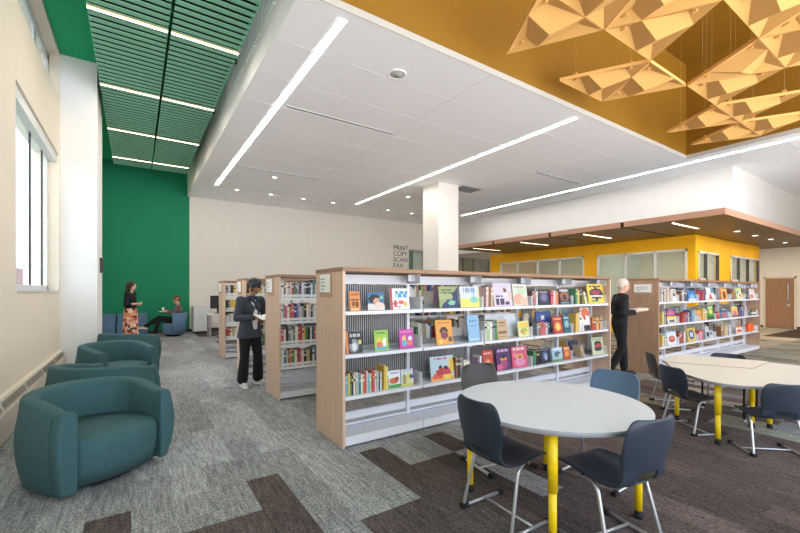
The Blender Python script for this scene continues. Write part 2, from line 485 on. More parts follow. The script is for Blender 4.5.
for nm, x in (('trim_4', 15.64), ('trim_5', 16.66), ('trim_6', 18.69), ('trim_7', 19.69), ('trim_8', 20.9)):
    b = MB(); b.box(x-.06, x+.0, 5.16, 5.24, .37, 2.77); struct(b.build(nm, DKF))
# interiors
b = MB(); b.box(18.6, 18.75, 5.35, 13.95, 0, ZK); struct(b.build('wall_office', mat('office wall beige', '#D9CDA8', .9, noise=.04, nscale=1)))
b = MB(); b.box(14.96, 18.59, 8.62, 8.72, 0, ZK); struct(b.build('wall_partition', mat('office partition grey green', '#A9B3A4', .9, noise=.05, nscale=1)))
b = MB(); b.box(18.76, XR, 8.4, 8.5, 0, ZK); struct(b.build('wall_office_back', mat('office back wall sage', '#A8A892', .9, noise=.05, nscale=1)))
for nm, (x, y0, y1) in (('office_fill_light', (16.4, 9.6, 11.4)), ('office_fill_light', (16.4, 5.9, 7.9)), ('office_fill_light', (20.0, 6.2, 7.8))):
    b = MB(); b.box(x-.12, x+.12, y0, y1, ZK-.035, ZK-.002)
    o = b.build(nm, LED)  # invented strip, added to light the office interior
    tag(o, {9.6: 'added fill light strip inside the far glazed yellow office', 5.9: 'added fill light strip inside the near glazed yellow office at the corner', 6.2: 'added fill light strip inside the office behind the right-hand yellow front'}[y0], 'ceiling light', 'added office fill lights')
# right wall with door
b = MB(); wall_with_holes(b, 'x', XR, .2, YF, YB, 0, ZC, [(4.40, 5.34, 0, 2.1)])
struct(b.build('wall_right', mat('painted right wall beige', '#E4D8C6', .85, noise=.02, nscale=2)))
d = MB(); d.box(XR+.03, XR+.08, 4.43, 5.31, .01, 2.07); do = struct(d.build('door_1', DOORW))
d = MB(); d.box(XR-.02, XR+.1, 4.36, 4.429, 0, 2.15); d.box(XR-.02, XR+.1, 5.311, 5.38, 0, 2.15); d.box(XR-.02, XR+.1, 4.36, 5.38, 2.071, 2.15)
d.build('door_frame', mat('door frame cream', '#D8C7AE', .6, noise=.02, nscale=20), do)
d = MB(); d.tube([(XR+.02, 4.60, 1.1), (XR-.05, 4.60, 1.16), (XR-.05, 4.60, 1.82), (XR+.02, 4.60, 1.88)], .022, 8, fillet=.04); d.build('door_handle', CHROME, do)
d = MB(); d.box(XR+.022, XR+.029, 4.56, 4.64, .92, 1.02); d.build('lock_plate', CHROME, do)
b = MB(); b.box(XR-.015, XR-.001, YF, 4.35, 0, .1); b.box(XR-.015, XR-.001, 5.39, 8.3, 0, .1); struct(b.build('baseboard_right', mat('dark rubber base', '#3A3532')))
b = MB(); b.box(14.5, XR+.2, YF-.2, YF, 0, ZC); struct(b.build('wall_front_blocker', WALL))  # unseen part wall, added to block front light on the right side
# outside: lawn and a low brick building seen through the window
b = MB(); b.box(-60, XW-T-.02, -20, 80, -.3, -.25); struct(b.build('ground_outside', mat('lawn green', '#8E9A80', .95, noise=.2, nscale=2)))
bo = MB(); bo.box(-16, -9, 40, 52, -.25, 3.6)
bo = bo.build('brick_building', mat('red brown brick', '#7A4A40', .9, noise=.15, nscale=8)); tag(bo, 'low red brown building far off outside the tall left window', 'building')
bb = MB(); bb.box(-16.15, -8.85, 39.85, 52.15, 3.6, 3.9); bb.build('roof', STEELG, bo)
# ================================================================== CEILING FITTINGS
def led_strip(x, y0, y1, label):
    t = empty('linear_light', (x, y0, ZC-.002)); tag(t, label, 'ceiling light', 'long recessed white light lines')
    L_ = y1-y0
    d = MB(); d.box(-.056, .056, .008, L_-.008, -.014, -.0005); d.build('diffuser', LED, t)
    h = MB(); h.box(-.066, -.0565, 0, L_, -.016, 0); h.box(.0565, .066, 0, L_, -.016, 0); h.box(-.056, .056, 0, .0075, -.016, 0); h.box(-.056, .056, L_-.0075, L_, -.016, 0)
    h.build('housing', CEIL, t)
led_strip(2.28, 4.76, 14.54, 'long white light line in the ceiling nearest the green slatted ceiling')
led_strip(7.58, 4.76, 14.54, 'long white light line in the middle of the white ceiling, ending left of the column')
led_strip(12.90, YF+.1, 13.98, 'longest white light line, running along the gold recess to right of the column')
def slot(x0, x1, y, label):
    t = empty('slot_diffuser', (x0, y, ZC)); tag(t, label, 'air vent', 'linear air slots in the white ceiling')
    f = MB(); f.box(0, x1-x0, -.05, -.022, -.006, 0); f.box(0, x1-x0, .022, .05, -.006, 0); f.build('frame', CEIL, t)
    f = MB(); f.box(0, x1-x0, -.0215, -.004, -.004, -.001); f.box(0, x1-x0, .004, .0215, -.004, -.001); f.build('slot', DARK, t)
slot(2.45, 4.92, 7.62, 'dark air slot in the white ceiling, the largest one near the first light line')
slot(2.45, 4.92, 12.05, 'far dark air slot in the white ceiling, right of the first light line')
slot(10.13, 12.35, 7.65, 'short dark air slot between the long middle and right light lines')
slot(9.5, 11.4, 12.05, 'thin dark air slot just right of the white column')
t = empty('air_grille', (9.75, 10.3, ZC)); tag(t, 'square louvred air grille in the ceiling beside the white column', 'air vent')
f = MB()
for a in (-.45, .41): f.box(a, a+.04, -.3, .3, -.012, 0); 
for a in (-.3, .26): f.box(-.45, .45, a, a+.04, -.012, 0)
f.build('frame', STEELG, t)
f = MB(); f.box(-.41, .41, -.26, .26, -.004, -.001); f.build('backing', DARK, t)
f = MB()
for i in range(9): f.box(-.41, .41, -.25+i*.058, -.25+i*.058+.03, -.011, -.006)
f.build('louvre', STEELG, t)
t = empty('ceiling_speaker', (3.61, 5.47, ZC)); tag(t, 'round white ceiling speaker with perforated grille', 'ceiling speaker')
f = MB(); f.lathe([(.155, 0), (.155, -.014), (.13, -.018), (.125, -.01), (.125, 0)], 32); f.build('ring', CEIL, t)
f = MB(); f.lathe([(.124, -.001), (.124, -.009), (.001, -.014)], 32); f.build('grille', mat('speaker mesh grey', '#C4C4C4', .7, noise=.25, nscale=220), t)
def downlight(x, y, z, label, group, proto=[None]):
    if proto[0] is None:
        t = empty('downlight'); f = MB(); f.lathe([(.095, 0), (.095, -.008), (.07, -.01), (.068, 0)], 24); f.build('trim_ring', CEIL, t)
        f = MB(); f.lathe([(.067, -.001), (.066, -.006), (.001, -.007)], 24); f.build('lens', LEDD, t); proto[0] = t
    else: t = copy_tree(proto[0])
    t.location = (x, y, z); tag(t, label, 'downlight', group)
ordn = ['first', 'second', 'third', 'fourth', 'fifth', 'sixth', 'seventh', 'eighth', 'ninth', 'tenth', 'eleventh', 'twelfth']
for i, x in enumerate((3.0, 4.2, 5.45, 6.7, 9.34, 10.65)):
    downlight(x, 14.9, ZC, 'small round downlight along the white back wall, %s from the left' % ordn[i], 'downlights along the back wall')
downlight(3.66, 12.6, ZC, 'small round ceiling fixture just before the far left air slot', 'spot fixtures in the white ceiling')
downlight(8.68, 12.4, ZC, 'small round ceiling fixture just left of the column top', 'spot fixtures in the white ceiling')
for i, x in enumerate((15.05, 16.7, 18.35, 20.05)):
    downlight(x, 4.23, ZK, 'small round downlight under the walnut canopy front, %s from the corner' % ordn[i], 'canopy downlights')
cl0 = None
for y, nm in ((4.65, 'nearest the canopy corner'), (7.15, 'second from the canopy corner'), (9.6, 'third from the canopy corner'), (12.05, 'farthest, beside the column')):
    if cl0 is None:
        t = empty('canopy_light'); f = MB(); f.box(0, 1.6, -.035, .035, -.012, 0); f.build('diffuser', LEDW, t)
        f = MB(); f.box(-.012, 1.612, -.047, -.0355, -.014, 0); f.box(-.012, 1.612, .0355, .047, -.014, 0); f.build('housing', CANE, t); cl0 = t
    else: t = copy_tree(cl0)
    t.location = (11.82, y, ZK); tag(t, 'slim warm light bar under the walnut canopy, ' + nm, 'ceiling light', 'canopy light bars')

# ---- green slatted baffle ceiling: two long rafts
ZBF = 5.5
LYS = (6.95, 9.42, 11.87, 14.3)
for nm, x0, x1 in (('left', -.56, .415), ('right', .455, 1.43)):
    t = empty('baffle_raft', ((x0+x1)/2, 4.0, ZBF)); tag(t, 'green slatted acoustic ceiling raft, the %s one of the two' % nm, 'acoustic ceiling', 'green slatted ceiling rafts')
    hw = (x1-x0)/2; s_ = MB(); yy = 4.0
    while yy < 15.05:
        if not any(abs(yy+.046-l) < .11 for l in LYS): s_.box(-hw, hw, yy-4, yy-4+.084, 0, .012)
        yy += .153
    for l in LYS: s_.box(-hw, hw, l-4-.06, l-4+.06, 0, .012)
    s_.build('slats', BAFFLE, t)
    k = MB(); k.box(-hw, hw, 0, 11.06, .123, .14); k.build('backing', BAFFDK, t)  # near-black sheet: the shade between the slats is put into its colour
    k = MB()
    for a in (-hw*.6, hw*.6): k.box(a-.02, a+.02, 0, 11.06, .141, .19)
    k.build('carrier_rail', DARK, t)
    if nm == 'right':
        for yb in (7.35, 9.7, 12.2, 14.6):
            k = MB(); k.box(hw, hw+.05, yb-4-.03, yb-4+.03, .03, .1); k.build('bracket', DARK, t)
    for i, l in enumerate(LYS):
        e = empty('baffle_light', ((x0+x1)/2, l, ZBF))
        tag(e, 'warm light bar in the %s green slatted raft, %s' % (nm, ['row nearest the camera', 'second row', 'third row', 'farthest row'][i]), 'ceiling light', 'light bars in the green raft')
        d = MB(); d.box(-hw+.005, hw-.005, -.03, .03, -.016, 0); d.build('diffuser', LEDW, e)
        d = MB(); d.box(-hw+.005, hw-.005, -.042, -.0305, -.014, -.0005); d.box(-hw+.005, hw-.005, .0305, .042, -.014, -.0005); d.box(-hw, -hw+.0045, -.042, .042, -.014, -.0005); d.build('housing', ORIG, e)

# ---- folded triangular acoustic panels in the gold recess
ZP = 5.22; AX = 1.366; RY = [4.19, 3.02, 1.87, .69]
def lp(r, k): return (4.79 + AX*k - (AX/2 if r % 2 else 0), RY[r])
def fold_panel(vs, label, flip=False):
    P = [Vector((v[0], v[1], 0)) for v in vs]
    if (P[1]-P[0]).cross(P[2]-P[0]).z < 0: P = [P[0], P[2], P[1]]
    cen = (P[0]+P[1]+P[2])/3
    P = [cen + (p-cen)*.985 for p in P]
    t = empty('acoustic_panel', (cen.x, cen.y, ZP)); tag(t, label, 'acoustic panel', 'folded marigold acoustic panels')
    P = [p-cen for p in P]; f = .34 if flip else .66
    E_ = [P[i].lerp(P[(i+1) % 3], f) for i in range(3)]
    C_ = Vector((0, 0, -.105)); D = [p*.52 + Vector((0, 0, .075)) for p in P]
    m = MB()
    for i in range(3):
        e1, e2 = E_[i], E_[i-1]          # edge point after / before vertex i
        m.quad([C_, e1, D[i]]); m.quad([e1, P[i], D[i]]); m.quad([C_, D[i], e2]); m.quad([D[i], P[i], e2])
    up = Vector((0, 0, .055))
    for i in range(3):
        for a, b_ in ((P[i], E_[i]), (E_[i], P[(i+1) % 3])): m.quad([a, a+up, b_+up, b_])
    o = m.build('folded_face', ORIG, t)
    ed = (P[1]-P[0]).normalized()
    for i in range(2):
        q = P[i]*.62; m = MB(); m.box(q.x-.025, q.x+.025, q.y-.025, q.y+.025, .02, .15)
        c_ = m.build('clip', ORIG, t)
        m = MB(); m.tube([(q.x, q.y, .1501), (q.x, q.y, 7.719-ZP)], .002, 5); m.build('cable', mat('fine steel cable', '#B8A070', .5, noise=.02, nscale=20), c_)
tri = [
 ([lp(0,0), lp(1,0), lp(1,1)], 'large folded triangle with its tip at far left of the gold recess', 0),
 ([lp(1,0), lp(1,1), lp(2,0)], 'folded triangle cut by the top edge, beside the far left tip', 1),
 ([lp(1,1), lp(2,0), lp(2,1)], 'folded triangle at the top edge, second from the left of the big cluster', 0),
 ([lp(1,1), lp(1,2), lp(2,1)], 'folded triangle of the big cluster, directly above the lone hanging pair', 1),
 ([lp(0,1), lp(0,2), lp(1,2)], 'left half of the lone hanging pair of folded triangles', 1),
 ([lp(0,2), lp(1,2), lp(1,3)], 'right half of the lone hanging pair of folded triangles', 0),
 ([lp(1,3), lp(2,2), lp(2,3)], 'upper folded triangle of the pair right of the dark recess corner', 1),
 ([lp(1,3), lp(1,4), lp(2,3)], 'lower folded triangle of the pair right of the dark recess corner', 1),
 ([lp(0,4), lp(1,4), lp(1,5)], 'small folded triangle lowest left, overlapping the recess corner line', 0),
 ([lp(1,4), lp(1,5), lp(2,4)], 'folded triangle at right with its upper edge against the olive side wall', 1),
 ([lp(0,5), lp(1,5), lp(1,6)], 'lowest folded triangle, nearest the long right light line', 0),
 ([lp(1,5), lp(1,6), lp(2,5)], 'folded triangle at the right edge just above the long light line', 1),
 ([lp(2,1), lp(2,2), lp(3,2)], 'folded triangle at top right, left of the upper right corner', 1),
 ([lp(2,2), lp(3,2), lp(3,3)], 'folded triangle in the upper right corner, cut by the top edge', 0),
 ([lp(2,2), lp(2,3), lp(3,3)], 'folded triangle at the right edge above the olive side wall', 1),
 ([lp(2,3), lp(3,3), lp(3,4)], 'folded triangle at far right, cut by the right edge of view', 0),
]
for vs, lb, fl_ in tri: fold_panel(vs, lb, bool(fl_))

# ---- wall fittings
t = empty('radiator_cover', (XW, 1.0, 0)); tag(t, 'long low cream radiator cover with slotted top along the left wall', 'radiator')
m = MB(); poly = [(0.001, .02), (.10, .02), (.10, .30), (.045, .43), (.001, .43)]
for i, (y0, y1) in enumerate(((0, 8.9),)):
    n = len(m.v); k = len(poly)
    m.v += [(p_[0], y0, p_[1]) for p_ in poly] + [(p_[0], y1, p_[1]) for p_ in poly]
    m.face([n+i for i in range(k)]); m.face([n+k+i for i in reversed(range(k))])
    for i in range(k): m.face((n+i, n+k+i, n+k+(i+1) % k, n+(i+1) % k))
m.build('cover', mat('radiator enamel cream', '#E2D6C5', .6, noise=.02, nscale=10), t)
m = MB(); nn = Vector((.13, 0, .055)).normalized()
def sl(s): return (.10-.055*s, .30+.13*s)
for i in range(360):
    y0 = .3+i*.0235
    if (i % 46) > 42: continue
    (a0, b0), (a1, b1) = sl(.25), sl(.8)
    o_ = nn*.0015
    m.quad([(a0+o_.x, y0, b0+o_.z), (a0+o_.x, y0+.012, b0+o_.z), (a1+o_.x, y0+.012, b1+o_.z), (a1+o_.x, y0, b1+o_.z)])
m.box(.0985, .0995, .3, 8.8, .325, .328)
m.build('grille', mat('grille shadow grey', '#77716A', .7, noise=.05, nscale=20), t)
m = MB(); m.box(.001, .085, 0, 8.9, 0, .019); m.build('toe_kick', DARK, t)
t = empty('wall_fixture', (-.63, 10.6, 2.1)); tag(t, 'small dark wall-mounted fixture on the edge of the white pier', 'wall fixture')
m = MB(); m.box(.001, .06, -.07, .07, -.16, .16); bevel(m.build('housing', mat('bronze fixture', '#3D3833', .5, noise=.04, nscale=30), t), .01)
m = MB(); m.box(.0605, .066, -.045, .045, -.12, .12); m.build('face_plate', BLACKP, t)
# lettering on the back wall
t = empty('wall_lettering', (10.97, YB-.004, 2.72)); tag(t, 'dark raised letters reading PRINT COPY SCAN FAX on white wall', 'sign')
TXT = mat('dark grey letters', '#4A4742', .6, noise=.03, nscale=30)
for i, wd in enumerate(('PRINT', 'COPY', 'SCAN', 'FAX')):
    cu = bpy.data.curves.new('word', 'FONT'); cu.body = wd; cu.size = .34; cu.extrude = .004; cu.space_character = 1.02
    tmp = bpy.data.objects.new('word', cu); COL.objects.link(tmp)
    dg = bpy.context.evaluated_depsgraph_get(); dg.update()
    me = bpy.data.meshes.new_from_object(tmp.evaluated_get(dg)); bpy.data.objects.remove(tmp)
    me.materials.clear(); me.materials.append(TXT)
    o = bpy.data.objects.new('word', me); COL.objects.link(o); o.parent = t
    o.location = (0, 0, .95-.305*i); o.rotation_euler = (R(90), 0, 0)
# ================================================================== BOOKCASES
def sign_holder(parent, x, y, z, w, h, lines=5):
    """card in an oak frame on an end panel that faces -X"""
    m = MB(); m.box(x-.012, x-.001, y-w/2-.02, y+w/2+.02, z-h/2-.05, z+h/2+.012)
    f = m.build('sign_holder', mat('sign holder tan', '#B8906F', .5, noise=.03, nscale=20), parent)
    m = MB(); m.box(x-.02, x-.0125, y-w/2, y+w/2, z-h/2, z+h/2); m.build('sign_card', PAPER, f)
    m = MB(); rr = random.Random(int(x*100+y*10))
    for i in range(lines):
        zz = z+h/2-.05-i*.035; ww = w*rr.uniform(.3, .7)
        m.box(x-.0215, x-.0205, y+w/2-.03-ww, y+w/2-.03, zz-.008, zz+.004)
    m.build('sign_print', mat('faint grey print', '#9AA0A6', .7, noise=.02, nscale=20), f)
def bookcase(label, X0, X1, Y0, D, nb, levels, oak, topm, slats=(), sign=None, backsides=True, header=True):
    root = empty('bookcase', (X0, Y0, 0)); tag(root, label, 'bookcase', 'double-sided library bookcases')
    L_ = X1-X0; H = 1.745; yc = D/2; tp = .03
    for a in (0, L_-tp):
        m = MB(); m.box(a, a+tp, 0, D, .012, 1.165); m.box(a, a+tp, 0, D, 1.171, H); m.box(a+.004, a+tp-.004, .004, D-.004, 0, 1.18)
        bevel(m.build('end_panel', oak, root), .003, 1)
    m = MB(); m.box(-.004, L_+.004, -.006, D+.006, H+.001, H+.04); m.build('top_board', topm, root)
    bw = (L_-2*tp)/nb
    for i in range(nb+1):
        x = tp + bw*i; x = min(max(x, tp+.021), L_-tp-.021)
        m = MB(); m.box(x-.02, x+.02, yc-.03, yc+.03, .1, H-.002)
        m.build('upright', SHELFW, root)
    for i in range(nb):
        a, b_ = tp+bw*i+.004, tp+bw*(i+1)-.004
        m = MB(); m.box(a, b_, .012, yc-.035, .085, .108); m.box(a, b_, .012, .03, .022, .0845); m.build('base_shelf', SHELFW, root)
        m = MB(); m.box(a, b_, yc+.035, D-.012, .085, .108); m.box(a, b_, D-.03, D-.012, .022, .0845); m.build('base_shelf', SHELFW, root)
        m = MB(); m.box(a+.02, b_-.02, yc-.012, yc+.012, .17, .25); m.box(a, b_, yc-.02, yc+.02, .109, .13); m.build('back_rail', SHELFW, root)
        if header:
            m = MB(); m.box(a, b_, yc-.028, yc-.018, H-.12, H-.02); m.build('header_rail', SHELFW, root)
            m = MB(); m.box(b_-.006, b_-.001, .06, yc-.03, H-.11, H-.002); m.box(b_-.10, b_-.007, .16, .166, H-.085, H-.01); m.build('top_bracket', SHELFW, root)
        for li, z in enumerate(levels):
            for side in ((0, 1) if backsides else (0,)):
                y0, y1 = (.02, .02+.27) if side == 0 else (D-.29, D-.02)
                m = MB(); m.box(a+.006, b_-.006, y0, y1, z-.022, z)
                yl = y0 if side == 0 else y1-.012
                m.box(a+.006, b_-.006, yl, yl+.012, z-.034, z-.0221)
                s_ = m.build('shelf', SHELFW, root)
                for xx in (a, b_-.0055):
                    m = MB(); m.box(xx, xx+.005, y0+.03, y1+.015 if side == 0 else y1-.03, z-.03, z+.135); m.build('shelf_bracket', SHELFW, s_)
                m = MB(); yb = y1+.002 if side == 0 else y0-.006
                m.box(a+.01, b_-.01, yb, yb+.004, z+.001, z+.045); m.build('back_stop', STEELG, s_)
    for (i, z0, z1) in slats:
        m = MB(); a, b_ = tp+bw*i+.03, tp+bw*(i+1)-.03; x = a; yy = yc-.008
        while x < b_-.012:
            m.box(x, x+.013, yy, yy+.008, z0, z1); x += .0265
        m.box(a, b_, yy+.0085, yy+.011, z0, z1, 1)
        m.build('slatted_back', [SLAT, DARK], root)
    if sign: sign_holder(root, 0, *sign)
    return root
XA0, XA1, YA = 1.68, 6.58, 3.51
LA = (1.345, .915, .50)
bookcase('nearest long picture-book bookcase with pale oak end, facing the round table', XA0, XA1, YA, .68, 5, LA, OAK, OAKT,
         slats=[(0, .56, 1.62), (1, .56, .88), (2, .56, .80)], sign=(.40, 1.63, .25, .19))
LB = (1.45, 1.11, .78, .46)
YBc, YCc, YDc = 5.58, 7.65, 9.70
bookcase('second tall bookcase from the front, directly behind the picture-book bookcase', XA0, XA1, YBc, .68, 5, LB, OAK, OAKT, sign=(.40, 1.63, .26, .19), header=False)
bookcase('third bookcase from the front, its pale end panel behind the reader in the blazer', XA0, XA1, YCc, .68, 5, LB, OAK, OAKT, sign=(.40, 1.63, .26, .19), header=False)
bookcase('farthest pale-ended bookcase, nearest the white desk', XA0, XA1, YDc, .68, 5, LB, OAK, OAKT, sign=(.40, 1.63, .26, .19), header=False)
XE0, XE1, YE = 7.98, 13.78, 3.38
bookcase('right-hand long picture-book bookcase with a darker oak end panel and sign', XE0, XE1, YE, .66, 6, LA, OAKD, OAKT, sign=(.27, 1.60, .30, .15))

# ================================================================== BOOKS
BAYS = [XA0+.03+(XA1-XA0-.06)/5*i for i in range(6)]; BAYE = [XE0+.03+(XE1-XE0-.06)/6*i for i in range(7)]
def clear(x0, x1, bays, g=.014):
    """keep a book clear of the shelf brackets at the bay joints"""
    for b in bays:
        if x0 < b+g and x1 > b-g:
            if b-g-x0 > x1-(b+g): x1 = b-g
            else: x0 = b+g
    return x0, x1
def raster(shapes, bg, nx, ny):
    g = [[bg]*nx for _ in range(ny)]
    rr = random.Random(len(shapes)*7+nx)
    for s in shapes:
        k = s[0]
        for j in range(ny):
            v = (j+.5)/ny
            for i in range(nx):
                u = (i+.5)/nx; hit = False
                if k == 'R': hit = s[1] <= u <= s[3] and s[2] <= v <= s[4]
                elif k == 'E': hit = ((u-s[1])/s[3])**2 + ((v-s[2])/s[4])**2 <= 1
                elif k == 'T':       # a row of heavy, unreadable lettering
                    hit = s[2] <= u <= s[3] and abs(v-s[1]) < s[4] and ((i*7+int(s[1]*40)*3) % 5) != 0
                elif k == 'D': hit = abs(u-s[1])/s[3] + abs(v-s[2])/s[4] <= 1
                elif k == 'P':       # triangle
                    (ax, ay), (bx_, by), (cx, cy) = s[1:4]
                    d1 = (u-bx_)*(ay-by)-(ax-bx_)*(v-by); d2 = (u-cx)*(by-cy)-(bx_-cx)*(v-cy); d3 = (u-ax)*(cy-ay)-(cx-ax)*(v-ay)
                    hit = not ((d1 < 0 or d2 < 0 or d3 < 0) and (d1 > 0 or d2 > 0 or d3 > 0))
                if hit: g[j][i] = s[-1]
    return g
def ink(c):
    """printed colours are a little duller than pure screen colours"""
    r = lin(c); g = .3*r[0]+.6*r[1]+.1*r[2]; r = [(.88*v+.12*g)*.84 for v in r]
    return tuple(12.92*v if v < .0031 else 1.055*v**(1/2.4)-.055 for v in r)
def cover_book(X, Y, Z, w, h, bg, shapes, label, group, spine=None, thick=.016, lean=8, cat='book', roll=0):
    nx, ny = 18, max(10, int(18*h/w)); nx, ny = (nx, min(ny, 28))
    g = raster(shapes, bg, nx, ny); m = MB(); n = 0
    for j in range(ny):
        for i in range(nx):
            a0, a1, b0, b1 = w*(i/nx-.5), w*((i+1)/nx-.5), h*j/ny, h*(j+1)/ny
            m.quad([(a0, 0, b0), (a1, 0, b0), (a1, 0, b1), (a0, 0, b1)], 0, g[j][i])
    sp = spine or bg; pg = '#F3EFE2'; t = thick; x0, x1 = -w/2, w/2
    m.quad([(x0, t, 0), (x0, 0, 0), (x0, 0, h), (x0, t, h)], 0, sp)             # spine
    m.quad([(x1, t, 0), (x0, t, 0), (x0, t, h), (x1, t, h)], 0, sp)             # back
    m.quad([(x1, 0, 0), (x1, .002, 0), (x1, .002, h), (x1, 0, h)], 0, sp)
    m.quad([(x1-.004, .002, .004), (x1-.004, t-.002, .004), (x1-.004, t-.002, h-.004), (x1-.004, .002, h-.004)], 0, pg)
    m.quad([(x0, .002, h-.004), (x1-.004, .002, h-.004), (x1-.004, t-.002, h-.004), (x0, t-.002, h-.004)], 0, pg)
    m.quad([(x1, t-.002, 0), (x1, t, 0), (x1, t, h), (x1, t-.002, h)], 0, sp)
    m.quad([(x0, 0, 0), (x0, t, 0), (x1, t, 0), (x1, 0, 0)], 0, sp)
    m.quad([(x0, 0, h), (x1, 0, h), (x1, .002, h), (x0, .002, h)], 0, sp)
    m.quad([(x0, t-.002, h), (x1, t-.002, h), (x1, t, h), (x0, t, h)], 0, sp)
    m.c = [ink(c) for c in m.c]
    o = m.build('picture_book', PRINT, None, (X, Y, Z+.0005+t*math.sin(R(lean))), (R(-lean), R(roll), 0))
    return tag(o, label, cat, group)
def spine_mesh(t, h, d, col, band, sticker):
    m = MB(); cs = []
    cuts = [(0, .012, col), (.012, .05, '#F2F1EC' if sticker else col), (.05, h*.62, col), (h*.62, h*.72, band), (h*.72, h*.9, col), (h*.9, h*.94, band), (h*.94, h, col)]
    for a, b_, c in cuts: m.quad([(0, 0, a), (t, 0, a), (t, 0, b_), (0, 0, b_)], 0, c)
    m.quad([(0, d, 0), (0, 0, 0), (0, 0, h), (0, d, h)], 0, col); m.quad([(t, 0, 0), (t, d, 0), (t, d, h), (t, 0, h)], 0, col)
    m.quad([(0, 0, h), (t, 0, h), (t, .004, h), (0, .004, h)], 0, col)
    m.quad([(.001, .004, h-.003), (t-.001, .004, h-.003), (t-.001, d, h-.003), (.001, d, h-.003)], 0, '#EFE9DA')
    m.quad([(0, 0, 0), (0, d, 0), (t, d, 0), (t, 0, 0)], 0, col)
    m.quad([(t-.001, d-.001, 0), (.001, d-.001, 0), (.001, d-.001, h-.003), (t-.001, d-.001, h-.003)], 0, '#EFE9DA')
    m.c = [ink(c) for c in m.c]
    return m
CN = {'#C63A3A': 'red', '#D9546A': 'rose', '#E8B92E': 'yellow', '#2F6FA8': 'blue', '#27456B': 'navy', '#3F8F5A': 'green', '#6FB7C4': 'pale blue',
      '#E9E6DE': 'white', '#C9C6C0': 'grey', '#8A8F96': 'slate grey', '#2B2B2F': 'black', '#D87A32': 'orange', '#8A5B3C': 'brown', '#7C5A96': 'purple',
      '#C9B08A': 'tan', '#B38BB0': 'mauve', '#2A7F80': 'teal', '#B9CF8A': 'pale green', '#E4B9B0': 'pink', '#F3E36A': 'bright yellow'}
NC = {v: k for k, v in CN.items()}
def spine_book(X, Y, Z, t, h, d, cname, label, group, lean=0, sticker=True):
    rr = random.Random(int(X*1000)+int(Z*100))
    band = rr.choice(['#E9E6DE', '#2B2B2F', '#E8B92E', '#C9C6C0', NC[cname]])
    o = spine_mesh(t, h, d, NC[cname], band, sticker).build('book', PRINT, None, (X, Y, Z+.0005), (0, R(lean), 0))
    return tag(o, label, 'book', group)
ordw = ['first', 'second', 'third', 'fourth', 'fifth', 'sixth', 'seventh', 'eighth', 'ninth', 'tenth', 'eleventh', 'twelfth', 'thirteenth', 'fourteenth',
        'fifteenth', 'sixteenth', 'seventeenth', 'eighteenth', 'nineteenth', 'twentieth', 'twenty-first', 'twenty-second', 'twenty-third', 'twenty-fourth', 'twenty-fifth', 'twenty-sixth', 'twenty-seventh', 'twenty-eighth']
def spine_row(Y, Z, x0, x1, cols, where, group, hr=(.2, .27), d=.17, tr=(.018, .034), seed=0, fit=False, sticker=True, maxn=99):
    rr = random.Random(seed); x = x0; i = 0
    n = len(cols)
    while x < x1-.012 and i < maxn:
        c = cols[i % n] if not fit else cols[i]
        t = (x1-x0)/n-.001 if fit else rr.uniform(*tr)
        if x+t > x1: break
        h = rr.uniform(*hr); dd = d*rr.uniform(.85, 1)
        spine_book(x, Y+rr.uniform(0, .012), Z, t, h, dd, c, '%s spine, %s from left, %s' % (c, ordw[i], where), group, sticker=sticker)
        x += t+.0012; i += 1
        if fit and i >= n: break
